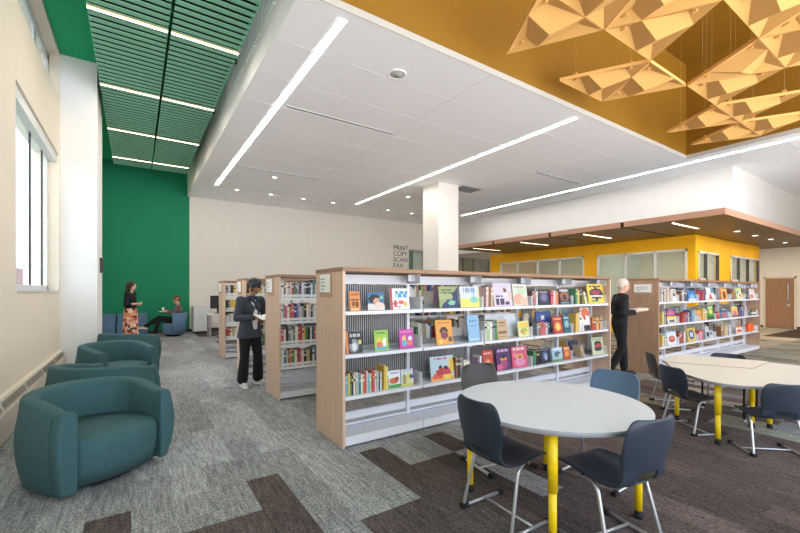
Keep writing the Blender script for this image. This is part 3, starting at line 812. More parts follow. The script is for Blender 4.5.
# ---- row A face-out books.  (level, px0, px1, py_top, background, shapes, label)
YBK = YA+.075
ga = 'face-out picture books on the nearest bookcase'
def fig(cx=.5, cy=.45, skin='#C98B62', hair='#3A2418', body='#C63A3A', s=1.):
    return [('E', cx, cy-.22*s, .17*s, .2*s, body), ('E', cx, cy+.07*s, .13*s, .11*s, hair), ('E', cx, cy+.04*s, .095*s, .085*s, skin)]
A = [
 (0, 350, 361, 291.5, '#E48A2C', [('R', .1, .55, .9, .62, '#6B3A14'), ('E', .35, .36, .16, .14, '#8A4A1C'), ('E', .68, .33, .15, .16, '#6B3A14'), ('R', .1, .78, .9, .9, '#B65F18'), ('R', .12, .05, .88, .12, '#F2C27A')], 'orange picture book with dark figures, left end of the top shelf'),
 (0, 368, 385, 292.5, '#3A6FA0', [('R', 0, 0, 1, .35, '#D8D4D0'), ('E', .42, .62, .34, .28, '#1F1A1C'), ('E', .55, .5, .2, .2, '#D69A86'), ('E', .7, .25, .28, .2, '#EAC8B8'), ('E', .85, .7, .12, .1, '#5FC0A0')], 'blue picture book with a sleeping baby, top shelf left bay'),
 (0, 391, 410, 288.5, '#F2F1F2', [('R', .0, 0, .1, 1, '#D03036'), ('T', .83, .3, .95, .06, '#3C9AC8'), ('T', .66, .3, .95, .07, '#4AA6D4'), ('E', .25, .28, .12, .16, '#C9504A'), ('E', .55, .34, .16, .09, '#E2604E'), ('E', .8, .25, .12, .12, '#F0B63C'), ('E', .45, .14, .12, .06, '#E88'+'7A0')], 'white picture book with red spine and blue lettering, top shelf left bay'),
 (0, 440, 459, 286.5, '#9AA56A', [('P', (0, 0), (1, 0), (1, .95), '#1F3A66'), ('E', .35, .55, .4, .16, '#A8B27A'), ('T', .82, .1, .7, .03, '#5A6A3C'), ('T', .7, .1, .7, .03, '#5A6A3C'), ('E', .65, .24, .2, .1, '#7FC4A0'), ('R', .6, .3, .68, .45, '#7FC4A0')], 'navy and olive picture book on the top shelf, second bay'),
 (0, 461, 481, 286.5, '#D8DCE0', [('R', 0, 0, 1, .45, '#E4DC5A'), ('T', .86, .15, .85, .04, '#8FA0C0'), ('T', .73, .15, .85, .04, '#8FA0C0'), ('E', .68, .36, .2, .16, '#7FC8B8'), ('R', .64, .4, .74, .75, '#6FB8C4'), ('R', .93, 0, 1, 1, '#D9D23C')], 'pale yellow and white picture book on the top shelf, second bay'),
 (0, 494.5, 513, 283, '#D9C8DA', [('T', .42, .1, .5, .05, '#4A3A58'), ('T', .27, .1, .55, .05, '#4A3A58'), ('T', .14, .1, .9, .05, '#4A3A58'), ('E', .62, .68, .09, .12, '#7A4A36'), ('E', .62, .5, .1, .12, '#F0E4E4'), ('E', .9, .45, .08, .2, '#E8B8B0')], 'lilac picture book with dark lettering, top shelf third bay'),
 (0, 514, 528.5, 284, '#D9DCC8', [('E', .35, .3, .35, .25, '#E8A488'), ('E', .75, .2, .3, .2, '#F0B89A'), ('E', .6, .7, .35, .15, '#C4D4B4'), ('T', .86, .1, .8, .03, '#B08A70')], 'peach and pale green picture book, right end of the top shelf third bay'),
 (0, 539, 550.5, 289.5, '#23283E', [('E', .5, .5, .36, .3, '#4C5A86'), ('D', .5, .5, .2, .26, '#8A6A9A'), ('T', .85, .1, .9, .04, '#C9B08A')], 'dark navy book with a glowing centre, top shelf fourth bay'),
 (0, 560, 571.5, 288.5, '#2A2A36', [('E', .5, .5, .38, .34, '#A8603C'), ('E', .5, .42, .2, .2, '#3A2A30'), ('T', .87, .1, .9, .04, '#E2E2E8'), ('R', .1, .06, .9, .12, '#6FB7C4')], 'dark framed book with a rusty picture, top shelf fourth bay'),
 (0, 589, 606, 284, '#F2CE1E', [('E', .52, .5, .42, .3, '#26262C'), ('E', .5, .56, .3, .12, '#A83450'), ('T', .88, .1, .9, .04, '#3A3A2A'), ('R', .15, .1, .6, .2, '#3F8F5A'), ('R', .1, .36, .9, .42, '#D8E0E8')], 'yellow picture book with a black and red vehicle, far right of the top shelf'),
 (1, 346, 363, 332, '#2B2B2D', [('R', 0, 0, .14, 1, '#D87A32'), ('E', .5, .35, .3, .3, '#8F9296'), ('E', .52, .3, .16, .18, '#D8DADC'), ('T', .82, .3, .9, .06, '#B8BABC'), ('E', .85, .5, .1, .12, '#D8D040'), ('E', .3, .55, .1, .1, '#101012')], 'black and white picture book with orange spine, middle shelf left end'),
 (1, 375, 389, 330.5, '#9CCB22', [('T', .86, .1, .9, .04, '#5A8A1A'), ('E', .32, .48, .16, .18, '#F0C83C'), ('E', .34, .3, .2, .14, '#E86A50'), ('E', .72, .4, .14, .22, '#F4F0D8'), ('R', .1, .06, .9, .18, '#5AA8C8')], 'lime green picture book, middle shelf left bay'),
 (1, 400, 414.5, 329.5, '#D32FA8', [('T', .87, .1, .9, .04, '#F2A8DC'), ('E', .32, .5, .15, .17, '#F0C050'), ('E', .34, .28, .2, .16, '#5AB8C0'), ('E', .74, .5, .14, .14, '#E8D8F0'), ('E', .72, .28, .17, .14, '#F07A50'), ('R', .92, 0, 1, 1, '#A01F80')], 'magenta picture book, middle shelf right of the lime book'),
 (1, 437, 453.5, 320, '#F0A01C', [('T', .88, .1, .9, .03, '#C0701A'), ('E', .48, .55, .24, .16, '#3A2018'), ('E', .5, .38, .22, .16, '#8A3A50'), ('E', .47, .52, .12, .09, '#9A6040'), ('E', .84, .2, .12, .12, '#7A4A20'), ('E', .25, .14, .12, .08, '#F4C850')], 'golden orange picture book with a child, middle shelf second bay'),
 (1, 469, 484, 315.5, '#8FBDE2', [('T', .78, .15, .8, .04, '#5A8AB8'), ('T', .6, .15, .7, .03, '#6A9AC8'), ('R', .05, .06, .95, .1, '#C8E0F4')], 'plain sky blue book on the middle shelf, third bay'),
 (1, 498, 508.5, 319.5, '#CBAA7C', [('T', .84, .15, .85, .04, '#7A5A34'), ('T', .68, .15, .85, .03, '#7A5A34'), ('R', .12, .25, .88, .4, '#8A6038'), ('R', .1, .08, .9, .14, '#A07A4C')], 'kraft brown book with a dark band, middle shelf third bay'),
 (1, 519, 532, 321, '#DDDCA0', [('E', .3, .75, .26, .18, '#F2CC1C'), ('E', .72, .72, .26, .2, '#F0C414'), ('E', .5, .35, .34, .2, '#A8B84A'), ('E', .3, .3, .1, .1, '#E86A50'), ('E', .7, .24, .14, .1, '#F0D850')], 'book with big yellow flowers, middle shelf fourth bay'),
 (1, 554, 563.5, 316.5, '#B8281E', [('E', .5, .4, .34, .28, '#E88A1E'), ('E', .5, .4, .2, .18, '#F4D23C'), ('T', .85, .1, .9, .05, '#F0B040')], 'red book with a yellow medallion, middle shelf fourth bay'),
 (1, 564.5, 573.5, 315.5, '#2F6A78', [('E', .5, .5, .34, .2, '#7FB8B8'), ('T', .86, .1, .9, .05, '#C8E0E0'), ('R', .1, .15, .9, .25, '#1F4650')], 'teal book right of the red medallion book, middle shelf'),
 (1, 582.5, 591.5, 307.5, '#E4D8CC', [('E', .5, .75, .5, .22, '#E8641E'), ('E', .55, .45, .34, .2, '#F0F0F0'), ('R', .2, 0, .95, .22, '#24262C'), ('E', .4, .55, .14, .1, '#C03A20')], 'tall orange white and black book, middle shelf right bay'),
 (2, 389, 401, 371, '#EDEEF2', [('R', 0, 0, 1, .2, '#3FA83C'), ('E', .45, .4, .38, .18, '#D8641E'), ('E', .7, .5, .18, .12, '#A84A1C'), ('T', .84, .15, .9, .05, '#9A8AC8')], 'white picture book with an orange animal on green, bottom shelf left bay'),
 (2, 401.5, 415.5, 369.5, '#D4DDE2', [('R', 0, 0, 1, .2, '#D8D44A'), ('E', .25, .4, .16, .3, '#B09A60'), ('E', .55, .5, .18, .24, '#E8D83C'), ('E', .75, .55, .12, .14, '#2F5A78'), ('R', .9, 0, 1, 1, '#7A3A6A'), ('T', .9, .1, .8, .03, '#9AB0C0')], 'pale picture book with children, right end of the bottom shelf left bay'),
 (2, 431.5, 455, 356.5, '#B9D2DC', [('R', 0, 0, 1, .16, '#F4A81C'), ('E', .3, .16, .25, .12, '#E8521E'), ('E', .7, .14, .2, .12, '#F6CC28'), ('E', .42, .34, .2, .15, '#C42A34'), ('E', .7, .34, .2, .16, '#D03040'), ('E', .42, .55, .07, .06, '#2A1A16'), ('E', .66, .52, .08, .07, '#2A1A16'), ('T', .87, .15, .7, .04, '#D0407A'), ('E', .9, .6, .12, .3, '#F0C020')], 'large pale blue picture book with red figures and flames, bottom shelf second bay'),
 (2, 484, 494.5, 350.5, '#C83A28', [('E', .5, .42, .28, .2, '#E8743C'), ('E', .5, .4, .14, .12, '#F4C878'), ('T', .86, .1, .9, .04, '#F0B8A0')], 'red orange book behind the dark chair, bottom shelf'),
 (2, 497.5, 512, 348.5, '#5A2462', [('E', .5, .5, .2, .16, '#E89A3C'), ('E', .5, .26, .26, .2, '#B0407A'), ('E', .5, .62, .2, .1, '#3A1640'), ('T', .88, .1, .9, .04, '#D8A8D8'), ('E', .2, .15, .2, .14, '#D8588A')], 'purple book with a small figure, bottom shelf third bay'),
 (2, 513, 528.5, 346.5, '#DE4C74', [('E', .5, .48, .22, .17, '#F0B848'), ('E', .5, .24, .32, .2, '#E88AB8'), ('T', .88, .1, .9, .05, '#F4D0C0'), ('E', .2, .6, .14, .12, '#F07A8A'), ('E', .5, .5, .1, .08, '#A8603C')], 'bright pink book with a figure, right end of the bottom shelf third bay'),
 (2, 540.5, 551.5, 348.5, '#1E2138', [('E', .5, .5, .24, .28, '#5A6AA0'), ('E', .55, .42, .12, .2, '#A8B4D8'), ('T', .88, .1, .9, .04, '#8A90B0')], 'dark midnight blue book, bottom shelf fourth bay'),
 (2, 553, 563.5, 347.5, '#A8CADB', [('E', .5, .5, .3, .2, '#3C6A80'), ('R', 0, 0, 1, .16, '#5A9A4C'), ('T', .86, .1, .9, .04, '#E8F2F8'), ('E', .7, .4, .14, .1, '#E8D8C8')], 'light blue book with green foot, bottom shelf fourth bay'),
 (2, 564.5, 573, 346.5, '#D9621C', [('E', .5, .45, .3, .2, '#F0A040'), ('T', .84, .1, .9, .05, '#F8D890'), ('R', .1, .1, .9, .18, '#8A3A10')], 'orange book right of the light blue book, bottom shelf'),
 (2, 593, 606, 337.5, '#CBD3AE', [('E', .5, .66, .3, .12, '#2A2A2E'), ('E', .52, .5, .34, .11, '#C83A38'), ('E', .5, .33, .34, .1, '#2F3A4A'), ('T', .88, .1, .9, .04, '#7A8A60')], 'pale green book with black and red bands, far right of the bottom shelf'),
]
for lv, p0, p1, pt, bg, sh, lb in A:
    x0, x1 = clear(x_on(p0, YBK), x_on(p1, YBK), BAYS); h = z_on((p0+p1)/2, pt, YBK)-LA[lv]
    cover_book((x0+x1)/2, YBK, LA[lv], x1-x0-.004, max(h, .12), bg, sh, lb, ga)
# second layer of face-out books standing further back on the same shelves
YB2 = YA+.215
for lv, p0, p1, pt, bg, sh, lb in [
 (1, 519.5, 534, 307.5, '#6B6258', [('E', .4, .5, .3, .3, '#B8A890'), ('E', .75, .4, .2, .3, '#3A3634'), ('R', 0, 0, 1, .2, '#4A443E')], 'brown photographic book standing behind the yellow flower book'),
 (1, 537, 552, 311.5, '#2B55A0', [('E', .45, .72, .12, .1, '#E8E0D8'), ('R', 0, 0, 1, .45, '#7A5460'), ('R', .1, .1, .3, .4, '#B04A5A'), ('R', .6, .08, .85, .4, '#4A4450')], 'blue topped book standing behind the spines, middle shelf fourth bay'),
 (1, 564, 575, 308.5, '#9FBAC8', [('R', .0, .7, 1, 1, '#6A8AA0')], 'pale blue book standing behind the teal book'),
 (0, 472, 487, 283, '#E4E8EC', [('E', .7, .4, .2, .3, '#8A9AB0'), ('R', .0, .9, 1, 1, '#C8D0D8')], 'white book standing behind the pale yellow book, top shelf'),
 (1, 486, 517, 314, '#DDE2E8', [('R', .4, .1, .6, .9, '#C4CCD4')], 'large white book standing behind the kraft brown book'),
 (2, 570, 579, 341, '#26335A', [('R', .1, .4, .9, .6, '#5A6AA0')], 'navy book standing behind the orange book, bottom shelf'),
 ]:
    x0, x1 = clear(x_on(p0, YB2), x_on(p1, YB2), BAYS); h = z_on((p0+p1)/2, pt, YB2)-LA[lv]
    cover_book((x0+x1)/2, YB2, LA[lv], x1-x0-.004, max(h, .12), bg, sh, lb, ga, lean=5)
# spine runs on row A
gs = 'spine-out books on the nearest bookcase'
def runA(lv, p0, p1, cols, where, hr, seed, y=YA+.055, d=.15):
    spine_row(y, LA[lv], *clear(x_on(p0, y), x_on(p1, y), BAYS), cols, where, gs, hr, d, seed=seed, fit=True, sticker=False)
runA(2, 344.5, 383.5, ['pale blue', 'pale blue', 'yellow', 'green', 'black', 'white', 'tan', 'pale blue', 'teal', 'white', 'orange', 'red', 'grey', 'pale blue', 'pale green', 'red', 'rose', 'white', 'grey', 'navy', 'white', 'purple'],
     'bottom shelf left bay, nearest bookcase', (.19, .235), 1)
runA(2, 384, 388.5, ['yellow', 'bright yellow'], 'just left of the white animal book', (.24, .26), 2)
runA(0, 486.5, 493.5, ['pink', 'brown', 'tan'], 'left of the lilac book on the top shelf', (.25, .29), 3)
runA(0, 530, 538, ['brown', 'rose', 'slate grey', 'white'], 'left of the dark navy book on the top shelf', (.19, .24), 4)
runA(0, 551.5, 559, ['rose', 'pink', 'orange'], 'between the two dark books on the top shelf', (.19, .21), 5)
runA(0, 576, 582, ['green', 'yellow', 'black'], 'at the left of the right bay on the top shelf', (.21, .25), 6)
runA(1, 485, 497, ['grey', 'pale green', 'white', 'slate grey', 'green'], 'left of the kraft brown book', (.24, .27), 7)
runA(1, 537, 552, ['slate grey', 'brown', 'rose', 'rose', 'grey', 'navy', 'brown'], 'below the blue topped book', (.17, .2), 8, y=YA+.06, d=.09)
runA(1, 576, 582, ['yellow', 'tan', 'white'], 'left of the tall orange white and black book', (.27, .3), 9)
runA(1, 592.5, 603, ['red', 'brown', 'yellow', 'red', 'tan'], 'right of the tall orange white and black book', (.18, .22), 10)
runA(2, 456.4, 463, ['brown', 'black', 'slate grey'], 'right of the large pale blue book', (.24, .26), 11)
runA(2, 464, 470, ['white', 'white'], 'farther run right of the pale blue book', (.19, .22), 12)
runA(2, 478.5, 483, ['mauve', 'white'], 'left of the red orange book', (.2, .24), 13)
runA(2, 534, 539.5, ['green', 'black'], 'left of the midnight blue book', (.2, .22), 14)
# leaning books
for (lv, px, cols, ln, nm) in ((0, 583, ['bright yellow', 'white', 'tan'], -20, 'top shelf'), (2, 580, ['tan', 'orange', 'pink'], -22, 'bottom shelf')):
    y = YA+.055
    for i, c in enumerate(cols):
        h = .20; t = .02; x = x_on(px, y)+i*.026+h*math.sin(R(-ln))
        spine_book(x, y, LA[lv]+(0 if ln > 0 else t*math.sin(R(-ln))*0), t, h, .14, c, '%s book leaning left near right end of %s, nearest bookcase, %s of three' % (c, nm, ordw[i]), gs, lean=ln, sticker=False)
# ---- spines on the rows behind
cB = ['white', 'brown', 'white', 'pink', 'grey', 'red', 'green', 'green', 'mauve', 'purple', 'white', 'slate grey', 'black', 'navy', 'white', 'teal', 'grey', 'tan', 'black', 'pale blue']
cB2 = ['white', 'slate grey', 'rose', 'white', 'red', 'rose', 'navy', 'blue', 'mauve', 'grey', 'slate grey', 'black', 'white', 'pink', 'navy', 'grey']
cB3 = ['rose', 'white', 'black', 'slate grey', 'grey', 'teal', 'white', 'red', 'red', 'pink', 'yellow', 'green', 'black', 'white', 'navy']
cB4 = ['white', 'blue', 'grey', 'brown', 'orange', 'green', 'white', 'red', 'rose', 'white', 'black', 'yellow', 'tan', 'navy']
lvn = ['top shelf', 'second shelf', 'third shelf', 'lowest shelf']
gB = 'library books on the second bookcase'
for lv, cs in enumerate((cB, cB2, cB3, cB4)):
    spine_row(YBc+.04, LB[lv], XA0+.05, XA0+.93, cs, '%s, left bay, second bookcase' % lvn[lv], gB, (.21, .265), .17, (.022, .04), seed=20+lv, maxn=26)
cC = ['black', 'white', 'slate grey', 'green', 'pale green', 'yellow', 'white', 'navy', 'grey', 'brown']
for lv in range(4):
    spine_row(YCc+.04, LB[lv], XA0+.05, XA0+.62, cC[lv*2:]+cC[:lv*2], '%s, third bookcase' % lvn[lv], 'library books on the third bookcase', (.2, .25), .17, (.03, .05), seed=40+lv, maxn=12)
cD = ['slate grey', 'black', 'white', 'yellow', 'black', 'grey', 'yellow', 'white', 'red', 'navy']
for lv in range(4):
    cs = {0: ['slate grey', 'grey', 'black', 'yellow', 'white', 'slate grey'], 1: ['black', 'slate grey', 'yellow', 'yellow', 'white', 'slate grey'], 2: ['white', 'grey', 'white', 'pale blue', 'grey'], 3: ['red', 'orange', 'white', 'tan', 'white', 'grey']}[lv]
    spine_row(YDc+.04, LB[lv], XA0+.05, XA0+.62, cs, '%s, farthest pale-ended bookcase' % lvn[lv], 'library books on the farthest bookcase', (.2, .25), .17, (.04, .06), seed=60+lv, maxn=11)
# books of the rows behind that only show through the gaps: one mass
m = MB(); rr = random.Random(5); bw = (XA1-XA0-.06)/5
def mass(y0, Z, x0, x1, dens, front=True, zz=(.18, .26)):
    x = x0
    while x < x1:
        t = rr.uniform(.02, .04)
        if rr.random() < dens:
            c = rr.choice(list(CN)); h = rr.uniform(*zz); m.box(x, x+t-.002, y0, y0+.16, Z+.001, Z+h, 0, c if front else rr.choice(['#EFE9DA', '#E4DECF', '#D6D0C4', c]))
        x += t
for i in range(1, 5):
    for lv in range(4): mass(YBc+.04, LB[lv], XA0+.06+bw*i, XA0+bw*(i+1)-.02, .75)
for i, lv, d_ in ((1, 0, .5), (1, 1, .5), (2, 1, .5), (3, 1, .6), (4, 1, .5), (2, 2, .5), (3, 2, .4), (4, 2, .4)):
    mass(YA+.46, LA[lv], XA0+.10+bw*i, XA0+bw*(i+1)-.25, d_, False)
bwe = (XE1-XE0-.06)/6
for i in range(6):
    for lv in range(3): mass(YE+.40, LA[lv], XE0+.06+bwe*i, XE0+bwe*(i+1)-.02, .86 if lv < 2 else .6, False, (.2, .3))
for i in range(2, 5): mass(YA+.46, LA[0], XA0+.10+bw*i, XA0+bw*(i+1)-.03, .6, False)
m.c = [ink(c) for c in m.c]; o = m.build('shelved_books', PRINT); tag(o, 'mixed books glimpsed through the gaps behind the face-out picture books', 'books'); o['kind'] = 'stuff'
# ---- row E
YEK = YE+.07
ge = 'face-out picture books on the right-hand bookcase'; gse = 'spine-out books on the right-hand bookcase'
Eb = [
 (0, 672.5, 680, 289, '#D8D2CA', [('E', .5, .45, .28, .26, '#7A5A48'), ('R', .3, .05, .7, .4, '#F4F0EC'), ('T', .87, .1, .9, .05, '#8A8278')], 'white book with brown picture, top shelf left of the right-hand bookcase'),
 (0, 688, 703, 287.5, '#2F78B8', [('R', .25, .72, 1, 1, '#20262E'), ('E', .5, .3, .3, .2, '#7FB8DC'), ('R', 0, 0, 1, .14, '#C8D8E8')], 'large blue book with black top, top shelf of the right-hand bookcase'),
 (0, 707.5, 718.5, 288, '#E8E4E0', [('P', (.2, .1), (.8, .1), (.5, .6), '#D83A38'), ('R', .6, .6, 1, 1, '#4A9AB0'), ('R', 0, .75, .5, 1, '#F0F0F0')], 'white book with red triangle and teal corner, top shelf right-hand bookcase'),
 (0, 721, 729, 288.5, '#F09A2E', [('E', .5, .4, .18, .34, '#3A2418'), ('T', .88, .1, .9, .05, '#F8D8A0')], 'orange book with dark figure, top shelf right-hand bookcase'),
 (0, 735.5, 746, 288, '#D8E08A', [('E', .5, .4, .3, .26, '#F2F0F0'), ('E', .6, .35, .16, .16, '#D8443C'), ('E', .3, .6, .14, .14, '#3A6AA8'), ('R', .9, 0, 1, 1, '#F0D81E')], 'lemon book with white and red picture, top shelf right-hand bookcase'),
 (0, 749.5, 757.5, 289, '#E4E0DA', [('E', .35, .25, .3, .2, '#E8643C'), ('T', .85, .1, .9, .05, '#B8AEA4')], 'white and red book, right end of the top shelf, right-hand bookcase'),
 (1, 667, 680, 309, '#7A3A78', [('E', .5, .72, .4, .16, '#C86A8A'), ('R', 0, .3, 1, .46, '#F0C83C'), ('R', 0, 0, 1, .3, '#D8D4CC'), ('E', .5, .16, .3, .1, '#5A5A60')], 'purple and yellow book, middle shelf left of the right-hand bookcase'),
 (1, 697, 702, 310.5, '#F0A84A', [('E', .5, .5, .3, .2, '#E0683C')], 'small orange book, middle shelf of the right-hand bookcase'),
 (1, 709, 717, 306, '#4A9A3A', [('E', .5, .6, .3, .2, '#E8D83C'), ('R', 0, 0, 1, .25, '#2A5A34'), ('T', .88, .1, .9, .05, '#D8ECC8')], 'green book, middle shelf of the right-hand bookcase'),
 (1, 720, 731, 308, '#6A8AA8', [('R', 0, .6, 1, 1, '#3A4A5E'), ('E', .5, .3, .4, .2, '#C85A50'), ('T', .85, .1, .9, .05, '#C8D4E0')], 'slate book with red picture, middle shelf of the right-hand bookcase'),
 (1, 732.5, 739, 306.5, '#E8C85A', [('E', .5, .35, .3, .3, '#D86A90'), ('R', 0, 0, 1, .15, '#8A4A60')], 'yellow and pink book, middle shelf right of the slate book'),
 (1, 751.5, 758.5, 309, '#3A5A3C', [('R', 0, .2, 1, .5, '#E4E0DA'), ('E', .5, .75, .3, .16, '#B8703C')], 'dark green and white book, right end of the middle shelf, right-hand bookcase'),
 (2, 668, 679, 331, '#DDE6EA', [('E', .5, .42, .34, .24, '#C8382C'), ('E', .5, .46, .16, .12, '#E88A60'), ('R', .0, .92, 1, 1, '#8AB0C8')], 'white book with a red round creature, bottom shelf of the right-hand bookcase'),
 (2, 687.5, 698.5, 328, '#E0C03C', [('E', .5, .5, .34, .36, '#2F4A86'), ('E', .5, .5, .18, .2, '#C8D4E8')], 'yellow book with a blue oval, bottom shelf of the right-hand bookcase'),
 (2, 705, 720, 326, '#C4CACE', [('E', .3, .35, .2, .24, '#3A3E44'), ('E', .75, .4, .12, .16, '#4A4E54'), ('R', .5, .6, 1, 1, '#5A6A78')], 'grey book with dark animals, bottom shelf of the right-hand bookcase'),
 (2, 735.5, 744, 326, '#F2E4D4', [('E', .35, .35, .28, .22, '#E8642C'), ('E', .7, .3, .2, .16, '#D03A2C'), ('R', 0, .85, 1, 1, '#D8882C')], 'white book with orange picture, bottom shelf right of the right-hand bookcase'),
]
for lv, p0, p1, pt, bg, sh, lb in Eb:
    x0, x1 = clear(x_on(p0, YEK), x_on(p1, YEK), BAYE); h = z_on((p0+p1)/2, pt, YEK)-LA[lv]
    cover_book((x0+x1)/2, YEK, LA[lv], min(x1-x0-.006, .40), max(h, .12), bg, sh, lb, ge)
def runE(lv, p0, p1, cols, where, hr, seed, d=.15):
    y = YE+.05; spine_row(y, LA[lv], *clear(x_on(p0, y), x_on(p1, y), BAYE), cols, where, gse, hr, d, seed=seed, fit=True, sticker=False)
runE(0, 662.3, 666.5, ['white', 'brown', 'pink', 'grey'], 'left end, top shelf, right-hand bookcase', (.2, .26), 70)
runE(0, 667, 672, ['tan', 'white', 'tan', 'grey'], 'left of the white book with brown picture', (.2, .27), 71)
runE(0, 681.5, 687.5, ['brown', 'grey', 'blue', 'brown', 'navy'], 'left of the large blue book', (.2, .26), 72)
runE(0, 703.5, 707, ['rose', 'navy', 'white'], 'right of the large blue book', (.2, .26), 73)
runE(0, 729.5, 735, ['brown', 'orange', 'brown', 'tan'], 'right of the orange book with dark figure', (.2, .25), 74)
runE(1, 662.3, 666.5, ['yellow', 'grey', 'green', 'tan'], 'left end, middle shelf, right-hand bookcase', (.2, .26), 75)
runE(1, 682.5, 690, ['red', 'brown', 'rose', 'blue', 'red', 'grey'], 'right of the purple and yellow book', (.16, .21), 76)
runE(1, 690.5, 696.5, ['blue', 'slate grey', 'pale blue', 'grey'], 'left of the small orange book', (.2, .25), 77)
runE(1, 703.5, 708.5, ['yellow', 'tan', 'yellow', 'green'], 'left of the green book', (.22, .27), 78)
runE(1, 717.3, 719.8, ['red', 'red'], 'right of the green book', (.15, .18), 79)
runE(1, 740.4, 744.8, ['purple', 'navy', 'slate grey', 'purple'], 'right of the yellow and pink book', (.22, .28), 80)
runE(2, 662.3, 667.5, ['yellow', 'white', 'green', 'white', 'tan'], 'left end, bottom shelf, right-hand bookcase', (.18, .24), 81)
runE(2, 679.5, 684, ['red', 'brown', 'red'], 'right of the red round creature', (.2, .24), 82)
runE(2, 684.3, 687.2, ['white', 'brown'], 'left of the yellow book with blue oval', (.2, .25), 83)
runE(2, 699, 704, ['rose', 'pink', 'mauve', 'rose'], 'right of the yellow book with blue oval', (.18, .22), 84)
runE(2, 721, 727, ['brown', 'tan', 'brown', 'tan', 'yellow'], 'right of the grey animal book', (.22, .28), 85)
runE(2, 727.5, 733.5, ['grey', 'slate grey', 'white', 'grey'], 'left of the white and orange book', (.2, .26), 86)
y = YE+.05
for i, c in enumerate(('white', 'pink')):
    spine_book(x_on(745.3, y)+.1+i*.045, y, LA[1], .03, .25, .15, c, '%s book leaning left on the middle shelf near the right end, right-hand bookcase' % c, gse, lean=-18, sticker=False)
t = empty('orange_ornament', (x_on(750.5, YE+.1), YE+.12, LA[2]+.001)); tag(t, 'bright orange rounded lidded box at right end of the bottom shelf', 'box')
m = MB(); m.loft([[(sx*.0+ (.16+k)*math.cos(a)*1.0, (.07+k*.4)*math.sin(a), z) for a in [2*math.pi*j/24 for j in range(24)]] for z, k in ((0, -.03), (.02, 0), (.10, .02), (.115, .01))] if (sx := 1) else [])
ORA = mat('glossy orange plastic', '#F0641A', .45, noise=.04, nscale=30)
m.build('body', ORA, t)
m = MB(); m.loft([[((.175+k)*math.cos(a), (.08+k*.4)*math.sin(a), z) for a in [2*math.pi*j/24 for j in range(24)]] for z, k in ((.116, 0), (.15, .0), (.19, -.05), (.2, -.1))])
m.build('lid', ORA, t)
# ================================================================== STUDENT CHAIRS
def shell_mesh(matl):
    """one-piece moulded seat + hourglass back with a hand slot; x forward, z up, origin on floor"""
    prof = [(.315,.412,.150), (.318,.428,.178), (.298,.440,.196), (.22,.446,.214), (.10,.440,.222), (0,.432,.226), (-.08,.428,.222), (-.135,.436,.212),
            (-.168,.460,.196), (-.184,.488,.184), (-.195,.520,.182), (-.206,.556,.190), (-.216,.60,.204), (-.228,.66,.213), (-.240,.72,.214), (-.250,.77,.210), (-.257,.81,.198), (-.261,.835,.176), (-.263,.846,.140)]
    NU = 14; m = MB(); n = len(prof)
    for vi, (x, z, hw) in enumerate(prof):
        back = min(1, max(0, (z-.44)/.12)) if vi > 6 else 0
        for ui in range(NU+1):
            u = -1+2*ui/NU; e = u*u
            xx = x + back*.045*e; zz = z + (1-back)*(.014*e*e if vi > 1 else .004)
            m.v.append((xx, u*hw, zz))
    for vi in range(n-1):
        for ui in range(NU):
            if vi in (8, 9) and 4 <= ui <= 9: continue        # hand slot
            a = vi*(NU+1)+ui
            m.face((a, a+1, a+NU+2, a+NU+1), 0, None, True)
    o = m.build('tmp', matl); fix_normals(o)
    md = o.modifiers.new('s', 'SOLIDIFY'); md.thickness = .014; md.offset = 0
    md = o.modifiers.new('b', 'SUBSURF'); md.levels = 1; md.render_levels = 1
    apply_mods(o); me = o.data; bpy.data.objects.remove(o); return me
SHELLS = {k: shell_mesh(v) for k, v in (('navy', NAVY), ('slate', SLATE), ('char', CHAR))}
def chair_base():
    d = {}
    for s in (1, -1):
        y = .20*s; yo = .232*s; r = .0125
        m = MB(); m.tube([(.10, y*.80, .422), (-.0, y, .415), (-.03, y*1.03, .385), (-.125, yo, .02), (-.09, yo, .0155), (.27, yo, .0155)], r, 10, fillet=.03)
        d['f%d' % s] = m.mesh('side_frame', CHROME)
        m = MB(); m.lathe([(.017, -.0), (.017, .03), (.0, .031)], 12)
        m = MB(); m.box(-.15, -.085, yo-.017, yo+.017, 0, .034); d['r%d' % s] = m.mesh('rear_foot', RUBBER)
        m = MB(); m.box(.245, .295, yo-.017, yo+.017, 0, .033); d['t%d' % s] = m.mesh('front_foot', RUBBER)
    m = MB(); m.tube([(.10, -.23, .017), (.10, .23, .017)], .010, 8); d['c'] = m.mesh('crossbar', CHROME)
    m = MB(); m.box(-.02, .12, -.17, .17, .409, .4195); d['p'] = m.mesh('seat_bracket', RUBBER)
    return d
CB = chair_base()
def link(name, me, parent):
    o = bpy.data.objects.new(name, me); COL.objects.link(o); o.parent = parent; return o
def chair(x, y, hd, shell, label, sc=(1, 1, 1)):
    t = empty('student_chair', (x, y, 0), R(hd)); t.scale = sc
    tag(t, label, 'chair', 'moulded student chairs')
    link('seat_shell', SHELLS[shell], t)
    for s in (1, -1):
        f = link('side_frame', CB['f%d' % s], t); link('rear_foot', CB['r%d' % s], f); link('front_foot', CB['t%d' % s], f)
    link('crossbar', CB['c'], t); link('seat_bracket', CB['p'], t)
    return t
chair(2.06, 1.87, -2, 'navy', 'navy moulded chair at front left of the round grey table, back to the camera', (.92, .96, 1))
chair(2.45, 1.265, 80, 'navy', 'dark navy moulded chair at front right of the round table, seen from behind')
chair(2.72, 2.53, -98, 'char', 'charcoal brown chair behind the round table, nearest the bookcase')
chair(3.28, 1.82, 182, 'slate', 'blue grey chair on the far right side of the round table')
SC = (.86, .95, .84)
chair(5.15, 1.90, -28, 'navy', 'navy chair at the left end of the cream table, beside its yellow leg', SC)
